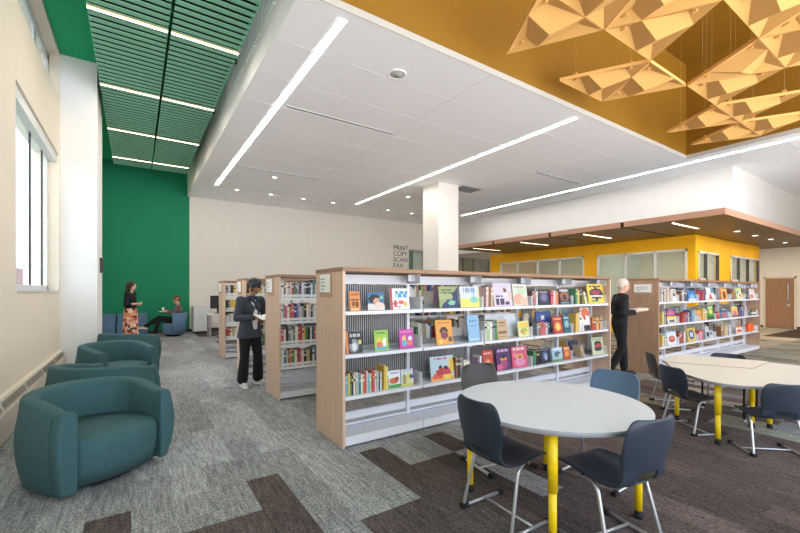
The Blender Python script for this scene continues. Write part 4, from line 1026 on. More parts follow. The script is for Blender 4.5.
chair(5.99, 2.45, -50, 'char', 'dark brown chair behind the navy one, at the far left of the cream table', SC)
chair(5.04, 1.15, 46, 'navy', 'navy chair in front of the cream table at the right edge of view', SC)
chair(6.68, 1.99, 192, 'navy', 'dark chair on the far side of the cream table, only its back top showing', (.92, .95, .795))

# ================================================================== TABLES
def table_leg(parent, x, y, z, z1=.33):
    m = MB(); m.lathe([(.029, z1), (.029, z)], 20, x, y); m.lathe([(.024, .055), (.024, z1-.0005)], 20, x, y)
    l = m.build('leg', LEGY, parent); m = MB(); m.lathe([(.026, 0), (.028, .012), (.0245, .0545)], 16, x, y); m.build('foot', RUBBER, l)
def top_mesh(poly, z0, z1, parent, matl, edge):
    m = MB(); k = len(poly); n = 0
    m.v += [(x, y, z1) for x, y in poly]; m.face(range(k), 0)
    m.build('tabletop', matl, parent)
    m = MB(); c = Vector((sum(p[0] for p in poly)/k, sum(p[1] for p in poly)/k, 0))
    def ring(ins, z): return [(p[0]+(c.x-p[0])*ins, p[1]+(c.y-p[1])*ins, z) for p in poly]
    m.loft([ring(.03, z0), ring(0, z0+.003), ring(0, z1-.0005)], 0, True, False); m.face(list(reversed(range(k))), 0)
    m.build('edge_band', edge, parent)
t = empty('round_table', (2.51, 1.79, 0), R(-7.5)); tag(t, 'large round pale grey table on yellow legs, in the foreground', 'table')
top_mesh([(.652*math.cos(2*math.pi*i/72), .652*math.sin(2*math.pi*i/72)) for i in range(72)], .716, .748, t, TOPG, TOPE)
for sx in (-.405, .405):
    for sy in (-.405, .405): table_leg(t, sx, sy, .7155, .36)
m = MB(); m.box(-.42, .42, -.02, .02, .685, .7155); m.build('under_rail', DARK, t)
def smooth_poly(pts, it=2):
    for _ in range(it):
        out = []
        for i in range(len(pts)):
            a, b_ = pts[i], pts[(i+1) % len(pts)]
            out += [(a[0]*.8+b_[0]*.2, a[1]*.8+b_[1]*.2), (a[0]*.2+b_[0]*.8, a[1]*.2+b_[1]*.8)]
        pts = out
    return pts
def ccw(p): return p if sum(p[i][0]*p[(i+1) % len(p)][1]-p[(i+1) % len(p)][0]*p[i][1] for i in range(len(p))) > 0 else p[::-1]
t = empty('curved_table', (0, 0, 0)); tag(t, 'large cream topped curved table on yellow legs at the right', 'table')
P1 = [(5.625, 2.296), (5.28, 2.09), (4.98, 1.82), (4.82, 1.60), (4.79, 1.45), (4.84, 1.30), (4.98, 1.18), (5.4, 1.00), (5.9, .86), (6.5, .74), (7.1, .70), (7.1, 1.22), (6.72, 1.28), (6.712, 1.556), (6.02, 1.536), (5.981, 1.552)]
top_mesh(ccw(P1), .612, .642, t, TOPC, TOPE)
for x, y in ((4.90, 1.53), (5.43, 2.10), (5.81, 1.50), (5.95, 1.38), (6.9, .85)): table_leg(t, x, y, .6115, .30)
t = empty('end_table', (0, 0, 0)); tag(t, 'smaller cream four-sided table pushed against the curved table, farther from the camera', 'table')
P2 = [(5.63, 2.30), (5.72, 2.38), (5.84, 2.43), (6.40, 2.49), (6.48, 2.44), (6.74, 1.60), (6.71, 1.56), (6.02, 1.54), (5.985, 1.555)]
top_mesh(ccw(P2), .622, .648, t, TOPC, mat('pale edge band', '#BDB6AA', .5, noise=.02, nscale=40))
for x, y in ((6.25, 2.12), (6.0, 1.62), (6.62, 1.66), (5.8, 2.25)):
    m = MB(); m.lathe([(.012, .025), (.012, .6215)], 12, x, y); l = m.build('leg', DARK, t)
    m = MB(); m.lathe([(.022, 0), (.022, .01), (.013, .0248)], 12, x, y); m.build('foot', CHROME, l)

# ================================================================== TEAL TUB CHAIRS
def tub_meshes():
    d = {}
    # plan of outer and inner wall, t 0..1 from left arm front round the back to right arm front
    N = 40; outer = []; inner = []
    for i in range(N+1):
        a = i/N
        if a < .27:   s = a/.27; o = (.40-.40*s, .445+.03*math.sin(s*math.pi*.5)); q = (.40-.42*s, .315+.01*s)
        elif a > .73: s = (1-a)/.27; o = (.40-.40*s, -(.445+.03*math.sin(s*math.pi*.5))); q = (.40-.42*s, -(.315+.01*s))
        else:
            th = math.pi*(a-.27)/.46; o = (-.40*math.sin(th), .475*math.cos(th)); q = (-.02-.235*math.sin(th), .325*math.cos(th))
        outer.append(o); inner.append(q)
    rings = []
    for i in range(N+1):
        a = i/N; back = math.sin(math.pi*min(1, max(0, (a-.08)/.84)))
        top = .655+.085*back**.8
        (ox, oy), (ix, iy) = outer[i], inner[i]
        fx = .0
        def sc(k, z, bx=0): return (ox*k + (1-k)*.0 + bx, oy*k, z)
        front = max(0, 1-min(a, 1-a)/.10)
        r = []
        for k, z in ((.90, .045), (.925, .10), (.97, .20), (.995, .32), (1.0, .40), (.985, .50), (.955, .58)): r.append(sc(k, z, (1-k)*ox*0 + 0))
        k1 = .93
        r.append(sc(k1, top-.035)); r.append((ox*k1*.93+ix*.07, oy*k1*.93+iy*.07, top-.008)); r.append(((ox*k1+ix)/2, (oy*k1+iy)/2, top))
        r.append((ix+(ox*k1-ix)*.12, iy+(oy*k1-iy)*.12, top-.008)); r.append((ix, iy, top-.035)); r.append((ix, iy, .50)); r.append((ix, iy, .30)); r.append((ix, iy, .06))
        rings.append(r)
    m = MB(); n0 = 0; k = len(rings[0])
    for r in rings: m.v += r
    for i in range(N):
        for j in range(k):
            j2 = (j+1) % k; m.face((i*k+j, i*k+j2, (i+1)*k+j2, (i+1)*k+j), 0, None, True)
    m.face([j for j in range(k)], 0); m.face([N*k+j for j in reversed(range(k))], 0)
    o = m.build('tmp', TEAL); fix_normals(o)
    md = o.modifiers.new('b', 'BEVEL'); md.width = .012; md.segments = 3; md.limit_method = 'ANGLE'; md.angle_limit = R(50)
    apply_mods(o); d['shell'] = o.data; bpy.data.objects.remove(o)
    # seat: bowed front, soft top
    m = MB(); NY = 16; secs = []
    for j in range(NY+1):
        y = -.309+.618*j/NY; u = abs(y)/.309; bow = .075*(1-u*u); xf = .365+bow
        back = -.235*math.sqrt(max(0, 1-(y/.33)**2))-.0
        zt = .43-.012*u*u
        secs.append([(back, y, zt-.005), (back*.4+xf*.3, y, zt+.006), (xf-.14, y, zt+.010), (xf-.06, y, zt), (xf-.02, y, zt-.022), (xf-.002, y, zt-.06), (xf, y, .30), (xf-.012, y, .18), (xf-.05, y, .065), (back, y, .065)])
    m.loft(secs, 0, True, True); o = m.build('tmp', TEAL); fix_normals(o); d['seat'] = o.data; bpy.data.objects.remove(o)
    m = MB(); m.prism([(.31*math.cos(2*math.pi*i/32), .31*math.sin(2*math.pi*i/32)) for i in range(32)], .012, .0445); d['base'] = m.mesh('base', DARK)
    # seam piping just behind each arm front
    for s_ in (0, 1):
        r = rings[2] if s_ == 0 else rings[N-2]
        m = MB(); m.tube([(p_[0], p_[1]*1.004, p_[2]) for p_ in r[:8]], .004, 6); d['seam%d' % (1 if s_ == 0 else -1)] = m.mesh('seam', mat('dark teal piping', '#27484A', .9, noise=.08, nscale=40))
    m = MB(); m.lathe([(.018, 0), (.018, .012)], 12); d['glide'] = m.mesh('glide', RUBBER)
    return d
TUB = tub_meshes()
def tub(x, y, hd, label):
    t = empty('tub_armchair', (x, y, 0), R(hd)); t.scale = (1.05, 1.03, 1.01); tag(t, label, 'armchair', 'teal tub armchairs')
    link('upholstered_shell', TUB['shell'], t); link('seat_cushion', TUB['seat'], t); b_ = link('base', TUB['base'], t)
    for s in (1, -1): link('seam', TUB['seam%d' % s], t)
    for a in range(4):
        g_ = link('glide', TUB['glide'], b_); g_.location = (.24*math.cos(R(45+90*a)), .24*math.sin(R(45+90*a)), 0)
    return t
HD = math.degrees(math.atan2(-.83, .55))
tub(-.31, 4.28, HD, 'nearest teal tub armchair, facing the camera')
tub(-.36, 5.60, 48, 'second teal tub armchair, back turned to the nearest one')
tub(-.28, 7.62, HD, 'third teal tub armchair, facing the camera, behind the turned one')
tub(-.17, 9.42, 48, 'farthest teal tub armchair by the pier, back turned to the camera')

# ================================================================== FAR LOUNGE SEATS AND DESK
def lounge(x, y, hd, w, label, back=.76):
    t = empty('lounge_sofa', (x, y, 0), R(hd)); tag(t, label, 'lounge seat', 'blue grey lounge seats by the green wall')
    m = MB(); m.box(-.28, .30, -w/2, w/2, .075, .43); bevel(m.build('seat', BLUEU, t), .03, 3)
    m = MB(); m.quad([]) if False else None
    poly = [(-.42, .075), (-.285, .075), (-.285, .44), (-.33, back), (-.44, back)]
    n = len(m.v); k = len(poly)
    m.v += [(p_[0], -w/2, p_[1]) for p_ in poly] + [(p_[0], w/2, p_[1]) for p_ in poly]
    m.face([n+i for i in range(k)]); m.face([n+k+i for i in reversed(range(k))])
    for i in range(k): m.face((n+(i+1) % k, n+i, n+k+i, n+k+(i+1) % k))
    o = m.build('backrest', BLUEU, t); fix_normals(o); bevel(o, .03, 3)
    for sx in (-.36, .24):
        for sy in (-w/2+.06, w/2-.06):
            m = MB(); m.lathe([(.02, 0), (.02, .0745)], 10, sx, sy); m.build('leg', DARK, t)
    return t
lounge(-.86, 16.52, -90, .60, 'blue grey lounge seat half hidden by the white pier')
lounge(-.08, 16.52, -90, .88, 'blue grey lounge seat against the green wall behind the standing woman')
def curved_lounge(x, y, hd, label):
    t = empty('lounge_chair', (x, y, 0), R(hd)); tag(t, label, 'lounge chair')
    ang = [R(95+170*i/20) for i in range(21)]
    m = MB(); rings = []
    for a in ang:
        c_, s_ = math.cos(a), math.sin(a)
        rings.append([(.40*c_*.92, .40*s_*.92, .07), (.40*c_, .40*s_, .40), (.44*c_, .44*s_, .78), (.42*c_, .42*s_, .80), (.36*c_, .36*s_, .79), (.31*c_, .31*s_, .42), (.31*c_, .31*s_, .08)])
    m.loft(rings, 0, True, True); o = m.build('backrest', BLUEU, t); fix_normals(o)
    m = MB(); pr = [(.30*math.cos(2*math.pi*i/28)+.02, .30*math.sin(2*math.pi*i/28)) for i in range(28)]
    m.loft([[(p_[0]*.9, p_[1]*.9, .07) for p_ in pr], [(p_[0], p_[1], .12) for p_ in pr], [(p_[0], p_[1], .40) for p_ in pr], [(p_[0]*.93, p_[1]*.93, .44) for p_ in pr]])
    m.build('seat', BLUEU, t)
    m = MB(); m.lathe([(.22, 0), (.22, .0695)], 20); m.build('base', DARK, t)
    return t
CHX, CHY, CHH = 1.08, 15.72, 168
curved_lounge(CHX, CHY, CHH, 'blue grey round-backed lounge chair carrying the seated person')
WHD = mat('white desk laminate', '#E6E7EA', .5, noise=.02, nscale=30)
t = empty('storage_cabinet', (1.77, 16.2, 0)); tag(t, 'tall white cabinet against the back wall beside the green wall', 'cabinet')
m = MB(); m.box(0, .5, 0, .6, .06, .955); m.build('carcass', WHD, t)
m = MB(); m.box(-.015, .515, -.02, .62, .956, .985); m.build('top', WHD, t)
for i in (0, 1):
    m = MB(); m.box(.01+i*.245, .245+i*.245, -.018, -.001, .08, .94); d_ = m.build('door', WHD, t)
    m = MB(); m.box(.205+i*.08, .215+i*.08, -.035, -.0185, .5, .66); m.build('handle', CHROME, d_)
m = MB(); m.box(.02, .48, .03, .58, 0, .0595); m.build('plinth', DARK, t)
t = empty('work_desk', (2.03, 14.55, 0)); tag(t, 'white work desk on grey legs left of the farthest bookcase', 'desk')
m = MB(); m.box(0, 1.5, 0, .75, .735, .765); bevel(m.build('desktop', WHD, t), .004)
for x in (.05, 1.4):
    m = MB(); m.box(x, x+.05, .05, .7, 0, .03); m.box(x, x+.05, .06, .12, .031, .7345); m.box(x, x+.05, .60, .66, .031, .7345); m.build('leg_frame', STEELG, t)
t = empty('monitor', (2.40, 15.05, .766)); tag(t, 'dark computer monitor on the white work desk', 'monitor'); t.rotation_euler = (0, 0, R(-12))
m = MB(); m.box(-.24, .24, -.012, .03, .17, .62); bevel(m.build('screen', BLACKP, t), .005)
m = MB(); m.box(-.03, .03, .031, .06, .02, .35); m.build('stand', BLACKP, t)
m = MB(); m.lathe([(.13, 0), (.13, .012), (.03, .02)], 20); m.build('foot', BLACKP, t)
m = MB(); m.lathe([(.03, 0), (.03, .003)], 16); o = m.build('badge', CHROME, t, (0.05, -.013, .40), (R(90), 0, 0))
t = empty('task_chair', (2.52, 14.1, 0), R(82)); tag(t, 'grey task chair on a five-star base in front of the white desk', 'office chair')
m = MB(); m.box(-.22, .22, -.23, .23, .44, .51); bevel(m.build('seat', DARK, t), .03, 3)
m = MB(); m.box(-.25, -.21, -.2, .2, .58, .95); bevel(m.build('backrest', DARK, t), .015, 2)
m = MB(); m.box(-.26, -.225, -.03, .03, .40, .7); m.box(-.225, 0, -.03, .03, .40, .4395); m.build('spine', CHROME, t)
m = MB(); m.lathe([(.025, .10), (.025, .4395)], 12); m.build('gas_lift', CHROME, t)
for i in range(5):
    a = R(72*i); m = MB(); m.tube([(0, 0, .10), (.28*math.cos(a), .28*math.sin(a), .07)], .018, 8); b_ = m.build('base_arm', CHROME, t)
    m = MB(); m.ell((.28*math.cos(a), .28*math.sin(a), .028), (.028, .028, .028), seg=10, rings=8); m.build('castor', RUBBER, b_)
# ================================================================== PEOPLE
SKIN_A = mat('skin warm tan', '#B98463', .55, noise=.04, nscale=30)
SKIN_B = mat('skin light', '#E0B497', .55, noise=.04, nscale=30)
SKIN_C = mat('skin pink', '#DDA890', .55, noise=.04, nscale=30)
V = Vector
def remesh(mb, name, matl, vox, parent=None, smooth=4):
    o = mb.build(name, matl)
    md = o.modifiers.new('r', 'REMESH'); md.mode = 'VOXEL'; md.voxel_size = vox; md.use_smooth_shade = True
    md = o.modifiers.new('s', 'SMOOTH'); md.iterations = smooth; md.factor = .5
    apply_mods(o); o.name = name
    if parent: o.parent = parent
    return o
def head_parts(mb, hc, yaw, pitch, s=1.):
    """adds skull, jaw, nose, ears, brow and lips; returns the head frame"""
    M = Matrix.Rotation(yaw, 3, 'Z') @ Matrix.Rotation(pitch, 3, 'Y')
    e = M.to_euler()
    def w(p): return V(hc) + M @ (V(p)*s)
    mb.ell(w((-.008, 0, .035)), (.098*s, .078*s, .098*s), e)
    mb.ell(w((.022, 0, -.035)), (.066*s, .058*s, .082*s), e)
    mb.ell(w((.05, 0, -.088)), (.026*s, .026*s, .022*s), e)
    mb.limb(w((.088, 0, .018)), w((.106, 0, -.022)), .009*s, .014*s, 10, 3)
    mb.limb(w((.082, -.035, .03)), w((.082, .035, .03)), .011*s, .011*s, 8, 3)
    mb.limb(w((.080, -.02, -.052)), w((.080, .02, -.052)), .010*s, .010*s, 8, 3)
    for sy in (1, -1): mb.ell(w((-.005, .08*sy, -.005)), (.018*s, .009*s, .032*s), e, 10, 8)
    return M, w, e
def hand(mb, wr, d, n, curl=.5, s=1.):
    """palm + five unequal fingers. wr wrist, d pointing direction, n palm normal (fingers bend towards n)"""
    d = V(d).normalized(); n = V(n); n = (n - d*n.dot(d)).normalized(); x = d.cross(n)
    wr = V(wr); pc = wr + d*.05*s
    for k in (-.024, -.008, .008, .024): mb.limb(wr + d*.012*s + x*k*.6*s, wr + d*.082*s + x*k*s, .014*s, .0115*s, 8, 3)
    for k, ln in ((-.028, .066), (-.0095, .078), (.0095, .074), (.028, .058)):
        p = wr + d*.086*s + x*k*s; dd = d
        for q, fr in enumerate((.44, .32, .24)):
            ang = curl*(.55 + .35*q); dd = (dd*math.cos(ang) + n*math.sin(ang)).normalized(); n2 = n
            e_ = p + dd*ln*fr*s; mb.limb(p, e_, (.0088-.0008*q)*s, (.0080-.0008*q)*s, 8, 3); p = e_
    p = wr + d*.03*s - x*.026*s; dd = (d*.7 - x*.65 + n*.35).normalized()
    for q, ln in enumerate((.036, .03, .024)):
        e_ = p + dd*ln*s; mb.limb(p, e_, (.0105-.001*q)*s, (.0095-.001*q)*s, 8, 3); p = e_; dd = (dd + d*.25 + n*.2).normalized()
def person(label, loc, hd, scale, J, skin, hands, head):
    """J: joints in local metres (x forward, y left). Body is one continuous remeshed surface."""
    m = MB(); pv, ch, nk = V(J['pelvis']), V(J['chest']), V(J['neck'])
    m.ell(pv, (.105, .155, .12)); m.limb(pv, (pv+ch)/2, .125, .115); m.limb((pv+ch)/2, ch, .112, .125); m.ell(ch, (.11, .16, .13))
    m.limb(ch, nk, .09, .06); m.limb(nk, V(J['head'])+V((0, 0, -.03)), .052, .05)
    for s in 'LR':
        m.limb(J['sh'+s], J['el'+s], .048, .038); m.limb(J['el'+s], J['wr'+s], .038, .026); m.limb(ch+V((0, 0, .06)), J['sh'+s], .07, .052)
        m.limb(J['hip'+s], J['kn'+s], .085, .056); m.limb(J['kn'+s], J['an'+s], .056, .036)
        an = V(J['an'+s]); t = V(J['toe'+s]); m.limb(an+V((0, 0, -.035)), t, .034, .026)
        if hands.get(s): hand(m, J['wr'+s], *hands[s])
    M, w, e = head_parts(m, J['head'], head[0], head[1])
    o = remesh(m, 'person', skin, .0065, None, 3)
    tag(o, label, 'person'); o.location = loc; o.rotation_euler = (0, 0, R(hd)); o.scale = (scale,)*3
    for s in (1, -1):
        k = MB(); k.ell(w((.080, .031*s, .012)), (.010, .012, .008), e, 10, 8); k.build('eye', BLACKP, o)
    k = MB(); k.limb(w((.086, -.018, -.052)), w((.086, .018, -.052)), .005, .005, 8, 3); k.build('lips', mat('lip rose', '#9E5A50', .6, noise=.05, nscale=40), o)
    return o, w, e
def torso_cloth(J, pad, sleeve=1., hem=None, flare=0.):
    m = MB(); pv, ch, nk = V(J['pelvis']), V(J['chest']), V(J['neck'])
    m.limb((pv+ch)/2, ch, .115+pad, .128+pad); m.ell(ch, (.115+pad, .165+pad, .135+pad)); m.ell((pv*.45+ch*.55), (.11+pad, .15+pad, .13))
    m.limb(ch, nk+V((0, 0, -.035)), .095+pad, .058+pad)
    if hem is not None:
        h = V(hem); m.limb((pv+ch)/2, h, .112+pad, .122+pad+flare); m.ell(h, (.115+pad+flare, .165+pad+flare, .06))
    for s in 'LR':
        m.limb(ch+V((0, 0, .06)), J['sh'+s], .075+pad, .056+pad); m.limb(J['sh'+s], J['el'+s], .052+pad, .042+pad)
        if sleeve > 0: e_ = V(J['el'+s]).lerp(V(J['wr'+s]), sleeve); m.limb(J['el'+s], e_, .042+pad, .034+pad)
    return m
def trouser_cloth(J, pad, flare=0.):
    m = MB(); pv = V(J['pelvis']); m.ell(pv, (.11+pad, .16+pad, .125)); m.limb(pv, pv+V((0, 0, .06)), .12+pad, .118+pad)
    for s in 'LR':
        m.limb(J['hip'+s], J['kn'+s], .09+pad, .062+pad); an = V(J['an'+s]); m.limb(J['kn'+s], an+(V(J['kn'+s])-an)*.06, .062+pad, .046+pad+flare)
    return m
def shoe(J, s, matl, sole, parent):
    an, t = V(J['an'+s]), V(J['toe'+s]); d = t-an; d.z = 0
    d = d.normalized() if d.length > .01 else V((1, 0, 0)); base = min(t.z, an.z-.06)
    hl = V((an.x, an.y, 0)) - d*.045
    zt = t.z
    up = (V(J['an'+s])-V((t.x, t.y, t.z)));
    m = MB(); m.limb(an+V((0, 0, -.02)), an+V((0, 0, -.05)), .046, .042); m.limb(an - d*.02+V((0, 0, -.052)), t+V((0, 0, .004)), .042, .036); m.limb(t, t+d*.035, .034, .026)
    o = remesh(m, 'shoe', matl, .008, parent, 3)
    m = MB(); q = d.cross(V((0, 0, 1))); a_ = an - d*.055+V((0, 0, -.088)); b_ = t + d*.06+V((0, 0, -.028))
    up = (b_-a_).cross(q).normalized(); up = up if up.z > 0 else -up
    ring = []
    for lx, lw in ((0, .02), (.02, .034), (.1, .038), (.2, .042), (.25, .036), (1, .018)):
        f = lx if lx <= .25 else 1; ring.append((a_.lerp(b_, min(1, lx*3.6) if lx < 1 else 1), lw))
    poly = [p_ + q*w_ for p_, w_ in ring] + [p_ - q*w_ for p_, w_ in reversed(ring)]
    m.loft([[p_ for p_ in poly], [p_ + up*.02 for p_ in poly]], 0, False, True)
    sl_ = m.build('sole', sole, o); fix_normals(sl_)
    return o

# --- reader in a dark blazer, standing beside the second bookcase
J = dict(pelvis=(-.02, 0, .93), chest=(.0, 0, 1.27), neck=(.02, 0, 1.47), head=(.085, 0, 1.595),
         shL=(.0, .185, 1.40), shR=(.0, -.185, 1.40), elL=(.03, .26, 1.12), elR=(.02, -.26, 1.12), wrL=(.27, .10, 1.10), wrR=(.25, -.09, 1.13),
         hipL=(-.02, .09, .90), hipR=(-.02, -.09, .90), knL=(.03, .115, .49), knR=(.0, -.11, .49), anL=(.0, .14, .10), anR=(-.03, -.13, .10), toeL=(.14, .16, .035), toeR=(.11, -.165, .035))
P, w, e = person('person in a dark blazer and black trousers standing reading an open book', (1.57, 6.74, 0), -68, 1.0, J, SKIN_A,
                 {'L': ((.75, -.65, -.05), (-.2, -.25, 1), .45), 'R': ((.8, .55, -.12), (-.1, .2, -1), .3)}, (R(10), R(38)))
BLZ = mat('charcoal blazer wool', '#3B3F4A', .85, noise=.12, nscale=120); SHIRT = mat('white shirt cotton', '#E4E0D8', .8, noise=.03, nscale=60)
m = torso_cloth(J, .016, .88, None); m.loft([[(-.015+rx*math.cos(2*math.pi*i/32), ry*math.sin(2*math.pi*i/32), z) for i in range(32)] for z, rx, ry in ((.79, .165, .215), (.86, .158, .205), (.95, .145, .188), (1.05, .134, .168), (1.16, .130, .16))]); remesh(m, 'blazer', BLZ, .009, P)
m = MB(); m.quad([(.142, -.055, 1.40), (.162, -.07, 1.16), (.150, -.02, .99), (.150, .02, .99), (.162, .07, 1.16), (.142, .055, 1.40)]); 
m = MB(); m.limb((.084, 0, 1.36), (.098, 0, .96), .058, .05); remesh(m, 'shirt_front', SHIRT, .009, P)
m = MB(); m.limb((.08, -.055, 1.44), (.128, .0, 1.34), .03, .028); m.limb((.08, .055, 1.44), (.128, 0, 1.34), .03, .028); m.limb((.13, 0, 1.34), (.15, 0, 1.25), .03, .012)
m.limb((-.06, 0, 1.46), (.06, -.06, 1.445), .035, .03); m.limb((-.06, 0, 1.46), (.06, .06, 1.445), .035, .03)
remesh(m, 'neck_scarf', mat('navy scarf', '#2C3A55', .85, noise=.15, nscale=80), .008, P)
for s in 'LR':
    el, wr = V(J['el'+s]), V(J['wr'+s]); m = MB(); m.limb(el.lerp(wr, .86), el.lerp(wr, .93), .038, .035); remesh(m, 'shirt_cuff', SHIRT, .008, P)
m = trouser_cloth(J, .012, .028); remesh(m, 'trousers', mat('black trouser cloth', '#131416', .9, noise=.1, nscale=80), .009, P)
SNK = mat('pale sneaker canvas', '#CFCFCB', .8, noise=.05, nscale=60); SOLE = mat('white rubber sole', '#E8E8E6', .6, noise=.02, nscale=40)
for s in 'LR': shoe(J, s, SNK, SOLE, P)
m = MB(); rr = random.Random(3)
for i in range(90):
    a = rr.uniform(0, 2*math.pi); b_ = rr.uniform(.05, .70)*math.pi
    p_ = (-.012+.098*math.sin(b_)*math.cos(a), .084*math.sin(b_)*math.sin(a), .045+.105*math.cos(b_))
    if p_[0] > .05 and p_[2] < .085: continue
    m.ell(w(p_), (rr.uniform(.024, .034),)*3, None, 10, 7)
remesh(m, 'curly_hair', mat('blue black hair', '#1C2530', .6, noise=.35, nscale=60), .007, P, 2)
m = MB()
for s in (1, -1): m.tube([w((.098, .031*s+.02*math.cos(2*math.pi*i/12), .012+.017*math.sin(2*math.pi*i/12))) for i in range(13)], .0018, 5)
m.tube([w((.1, -.011, .014)), w((.1, .011, .014))], .0018, 5)
for s in (1, -1): m.tube([w((.098, .051*s, .014)), w((-.005, .084*s, .012))], .0018, 5)
m.build('eyeglasses', BLACKP, P)
def open_book(name, label, loc, hd, tilt, cov, wd=.15, hg=.22):
    t = empty(name, loc); t.rotation_euler = Euler((0, tilt, R(hd))); tag(t, label, 'book')
    m = MB()
    for s in (1, -1): m.quad([(-hg/2, 0, 0), (hg/2, 0, 0), (hg/2, wd*s, .03), (-hg/2, wd*s, .03)]); 
    for s in (1, -1): m.quad([(-hg/2, 0, -.003), (hg/2, 0, -.003), (hg/2, wd*s, .027), (-hg/2, wd*s, .027)])
    m.build('cover', cov, t)
    m = MB()
    for s in (1, -1):
        pts = [(0, .001), (wd*.15, .022), (wd*.5, .030), (wd*.97, .034)]; lo = [(0, .0005), (wd*.15, .0045), (wd*.5, .0155), (wd*.97, .0297)]
        for (a, za), (b_, zb) in zip(pts, pts[1:]): m.quad([(-hg/2+.004, a*s, za), (hg/2-.004, a*s, za), (hg/2-.004, b_*s, zb), (-hg/2+.004, b_*s, zb)])
        for x_ in (-hg/2+.004, hg/2-.004): m.quad([(x_, a*s, z) for a, z in pts] + [(x_, a*s, z) for a, z in reversed(lo)])
        m.quad([(-hg/2+.004, wd*.97*s, .034), (hg/2-.004, wd*.97*s, .034), (hg/2-.004, wd*.97*s, .0297), (-hg/2+.004, wd*.97*s, .0297)])
    o = m.build('pages', PAPER, t)
    return t
def to_world(loc, hd, sc, p):
    c_, s_ = math.cos(R(hd)), math.sin(R(hd)); return (loc[0]+sc*(p[0]*c_-p[1]*s_), loc[1]+sc*(p[0]*s_+p[1]*c_), loc[2]+sc*p[2])
open_book('open_book', 'open book with pale pages held by the person in the blazer', to_world((1.57, 6.74, 0), -68, 1, (.365, .0, 1.115)), -68, R(18), mat('grey book cover', '#8C8E94', .6, noise=.04, nscale=40))

# --- woman standing in a long patterned skirt
J = dict(pelvis=(-.01, 0, .95), chest=(-.01, 0, 1.28), neck=(-.01, 0, 1.47), head=(.02, 0, 1.61),
         shL=(-.01, .165, 1.40), shR=(-.01, -.165, 1.40), elL=(-.03, .22, 1.13), elR=(-.02, -.22, 1.13), wrL=(.17, .10, 1.13), wrR=(.18, -.08, 1.15),
         hipL=(-.01, .085, .92), hipR=(-.01, -.085, .92), knL=(.0, .09, .50), knR=(.02, -.09, .50), anL=(-.03, .09, .10), anR=(.0, -.09, .10), toeL=(.10, .10, .035), toeR=(.13, -.10, .035))
WL = (-.10, 13.3, 0)
P, w, e = person('woman with long brown hair in a black top and long floral skirt, standing', WL, -28, 1.04, J, SKIN_B,
                 {'L': ((.75, -.65, .05), (-.4, -.5, .3), .7), 'R': ((.75, .6, 0), (-.4, .5, .3), .7)}, (R(0), R(6)))
m = torso_cloth(J, .008, .45, (-.01, 0, 1.05), 0); remesh(m, 'top', mat('black knit top', '#16161A', .9, noise=.08, nscale=90), .009, P)
def floral():
    mt = bpy.data.materials.new('floral skirt cloth'); mt.use_nodes = True; nt = mt.node_tree; b_ = nt.nodes['Principled BSDF']; b_.inputs['Roughness'].default_value = .85
    tc = nt.nodes.new('ShaderNodeTexCoord'); vo = nt.nodes.new('ShaderNodeTexVoronoi'); vo.inputs['Scale'].default_value = 13
    nt.links.new(tc.outputs['Object'], vo.inputs['Vector'])
    r = nt.nodes.new('ShaderNodeValToRGB'); r.color_ramp.interpolation = 'CONSTANT'
    cs = ['#E2A080', '#E8C4A4', '#C0554A', '#D98A5A', '#EAD0C0', '#5A3A3A', '#E0A890']
    while len(r.color_ramp.elements) < len(cs): r.color_ramp.elements.new(.5)
    for i, c in enumerate(cs): r.color_ramp.elements[i].position = i/len(cs); r.color_ramp.elements[i].color = (*lin(c), 1)
    sp = nt.nodes.new('ShaderNodeSeparateColor'); nt.links.new(vo.outputs['Color'], sp.inputs['Color']); nt.links.new(sp.outputs[0], r.inputs['Fac'])
    nt.links.new(r.outputs['Color'], b_.inputs['Base Color']); return mt
m = MB(); rings = []
for z, rx, ry, fo in ((1.06, .12, .15, 0), (1.0, .132, .168, .002), (.92, .145, .18, .004), (.75, .15, .185, .008), (.5, .158, .19, .012), (.3, .165, .195, .014), (.22, .168, .2, .016)):
    rings.append([((rx+fo*math.cos(11*a))*math.cos(a)-.01, (ry+fo*math.cos(11*a))*math.sin(a), z) for a in [2*math.pi*i/66 for i in range(66)]])
m.loft(rings, 0, True, False); o = m.build('skirt', floral(), P)
for s in 'LR': shoe(J, s, BLACKP, BLACKP, P)
m = MB(); m.ell(w((-.018, 0, .045)), (.105, .092, .10), e)
for k in (-.075, -.05, -.02, .02, .05, .075): m.limb(w((-.06, k, .06)), w((-.085+.01*abs(k)*5, k*1.15, -.32)), .04, .026)
for s in (1, -1): m.limb(w((.02, .078*s, .06)), w((-.01, .10*s, -.25)), .03, .024)
remesh(m, 'long_hair', mat('dark brown hair', '#3A231A', .6, noise=.3, nscale=40, stretch=(4, 4, .5)), .008, P, 3)

# --- seated person in the round-backed lounge chair
J = dict(pelvis=(-.08, 0, .54), chest=(-.15, 0, .88), neck=(-.15, 0, 1.07), head=(-.11, 0, 1.20),
         shL=(-.15, .18, 1.00), shR=(-.15, -.18, 1.00), elL=(-.06, .25, .76), elR=(-.06, -.25, .76), wrL=(.17, .12, .80), wrR=(.17, -.10, .84),
         hipL=(-.06, .09, .53), hipR=(-.06, -.09, .53), knL=(.40, .08, .56), knR=(.42, -.08, .62), anL=(.50, .10, .10), anR=(.80, .02, .34), toeL=(.64, .11, .035), toeR=(.92, .02, .31))
SL = (CHX, CHY, 0)
P, w, e = person('seated person with short reddish hair in a plaid top, legs crossed', SL, CHH, 1.02, J, SKIN_C,
                 {'L': ((.9, -.4, .1), (0, -.6, .8), .5), 'R': ((.9, .3, .1), (0, .7, .6), .6)}, (R(0), R(4)))
m = torso_cloth(J, .012, .85, (-.09, 0, .62), 0)
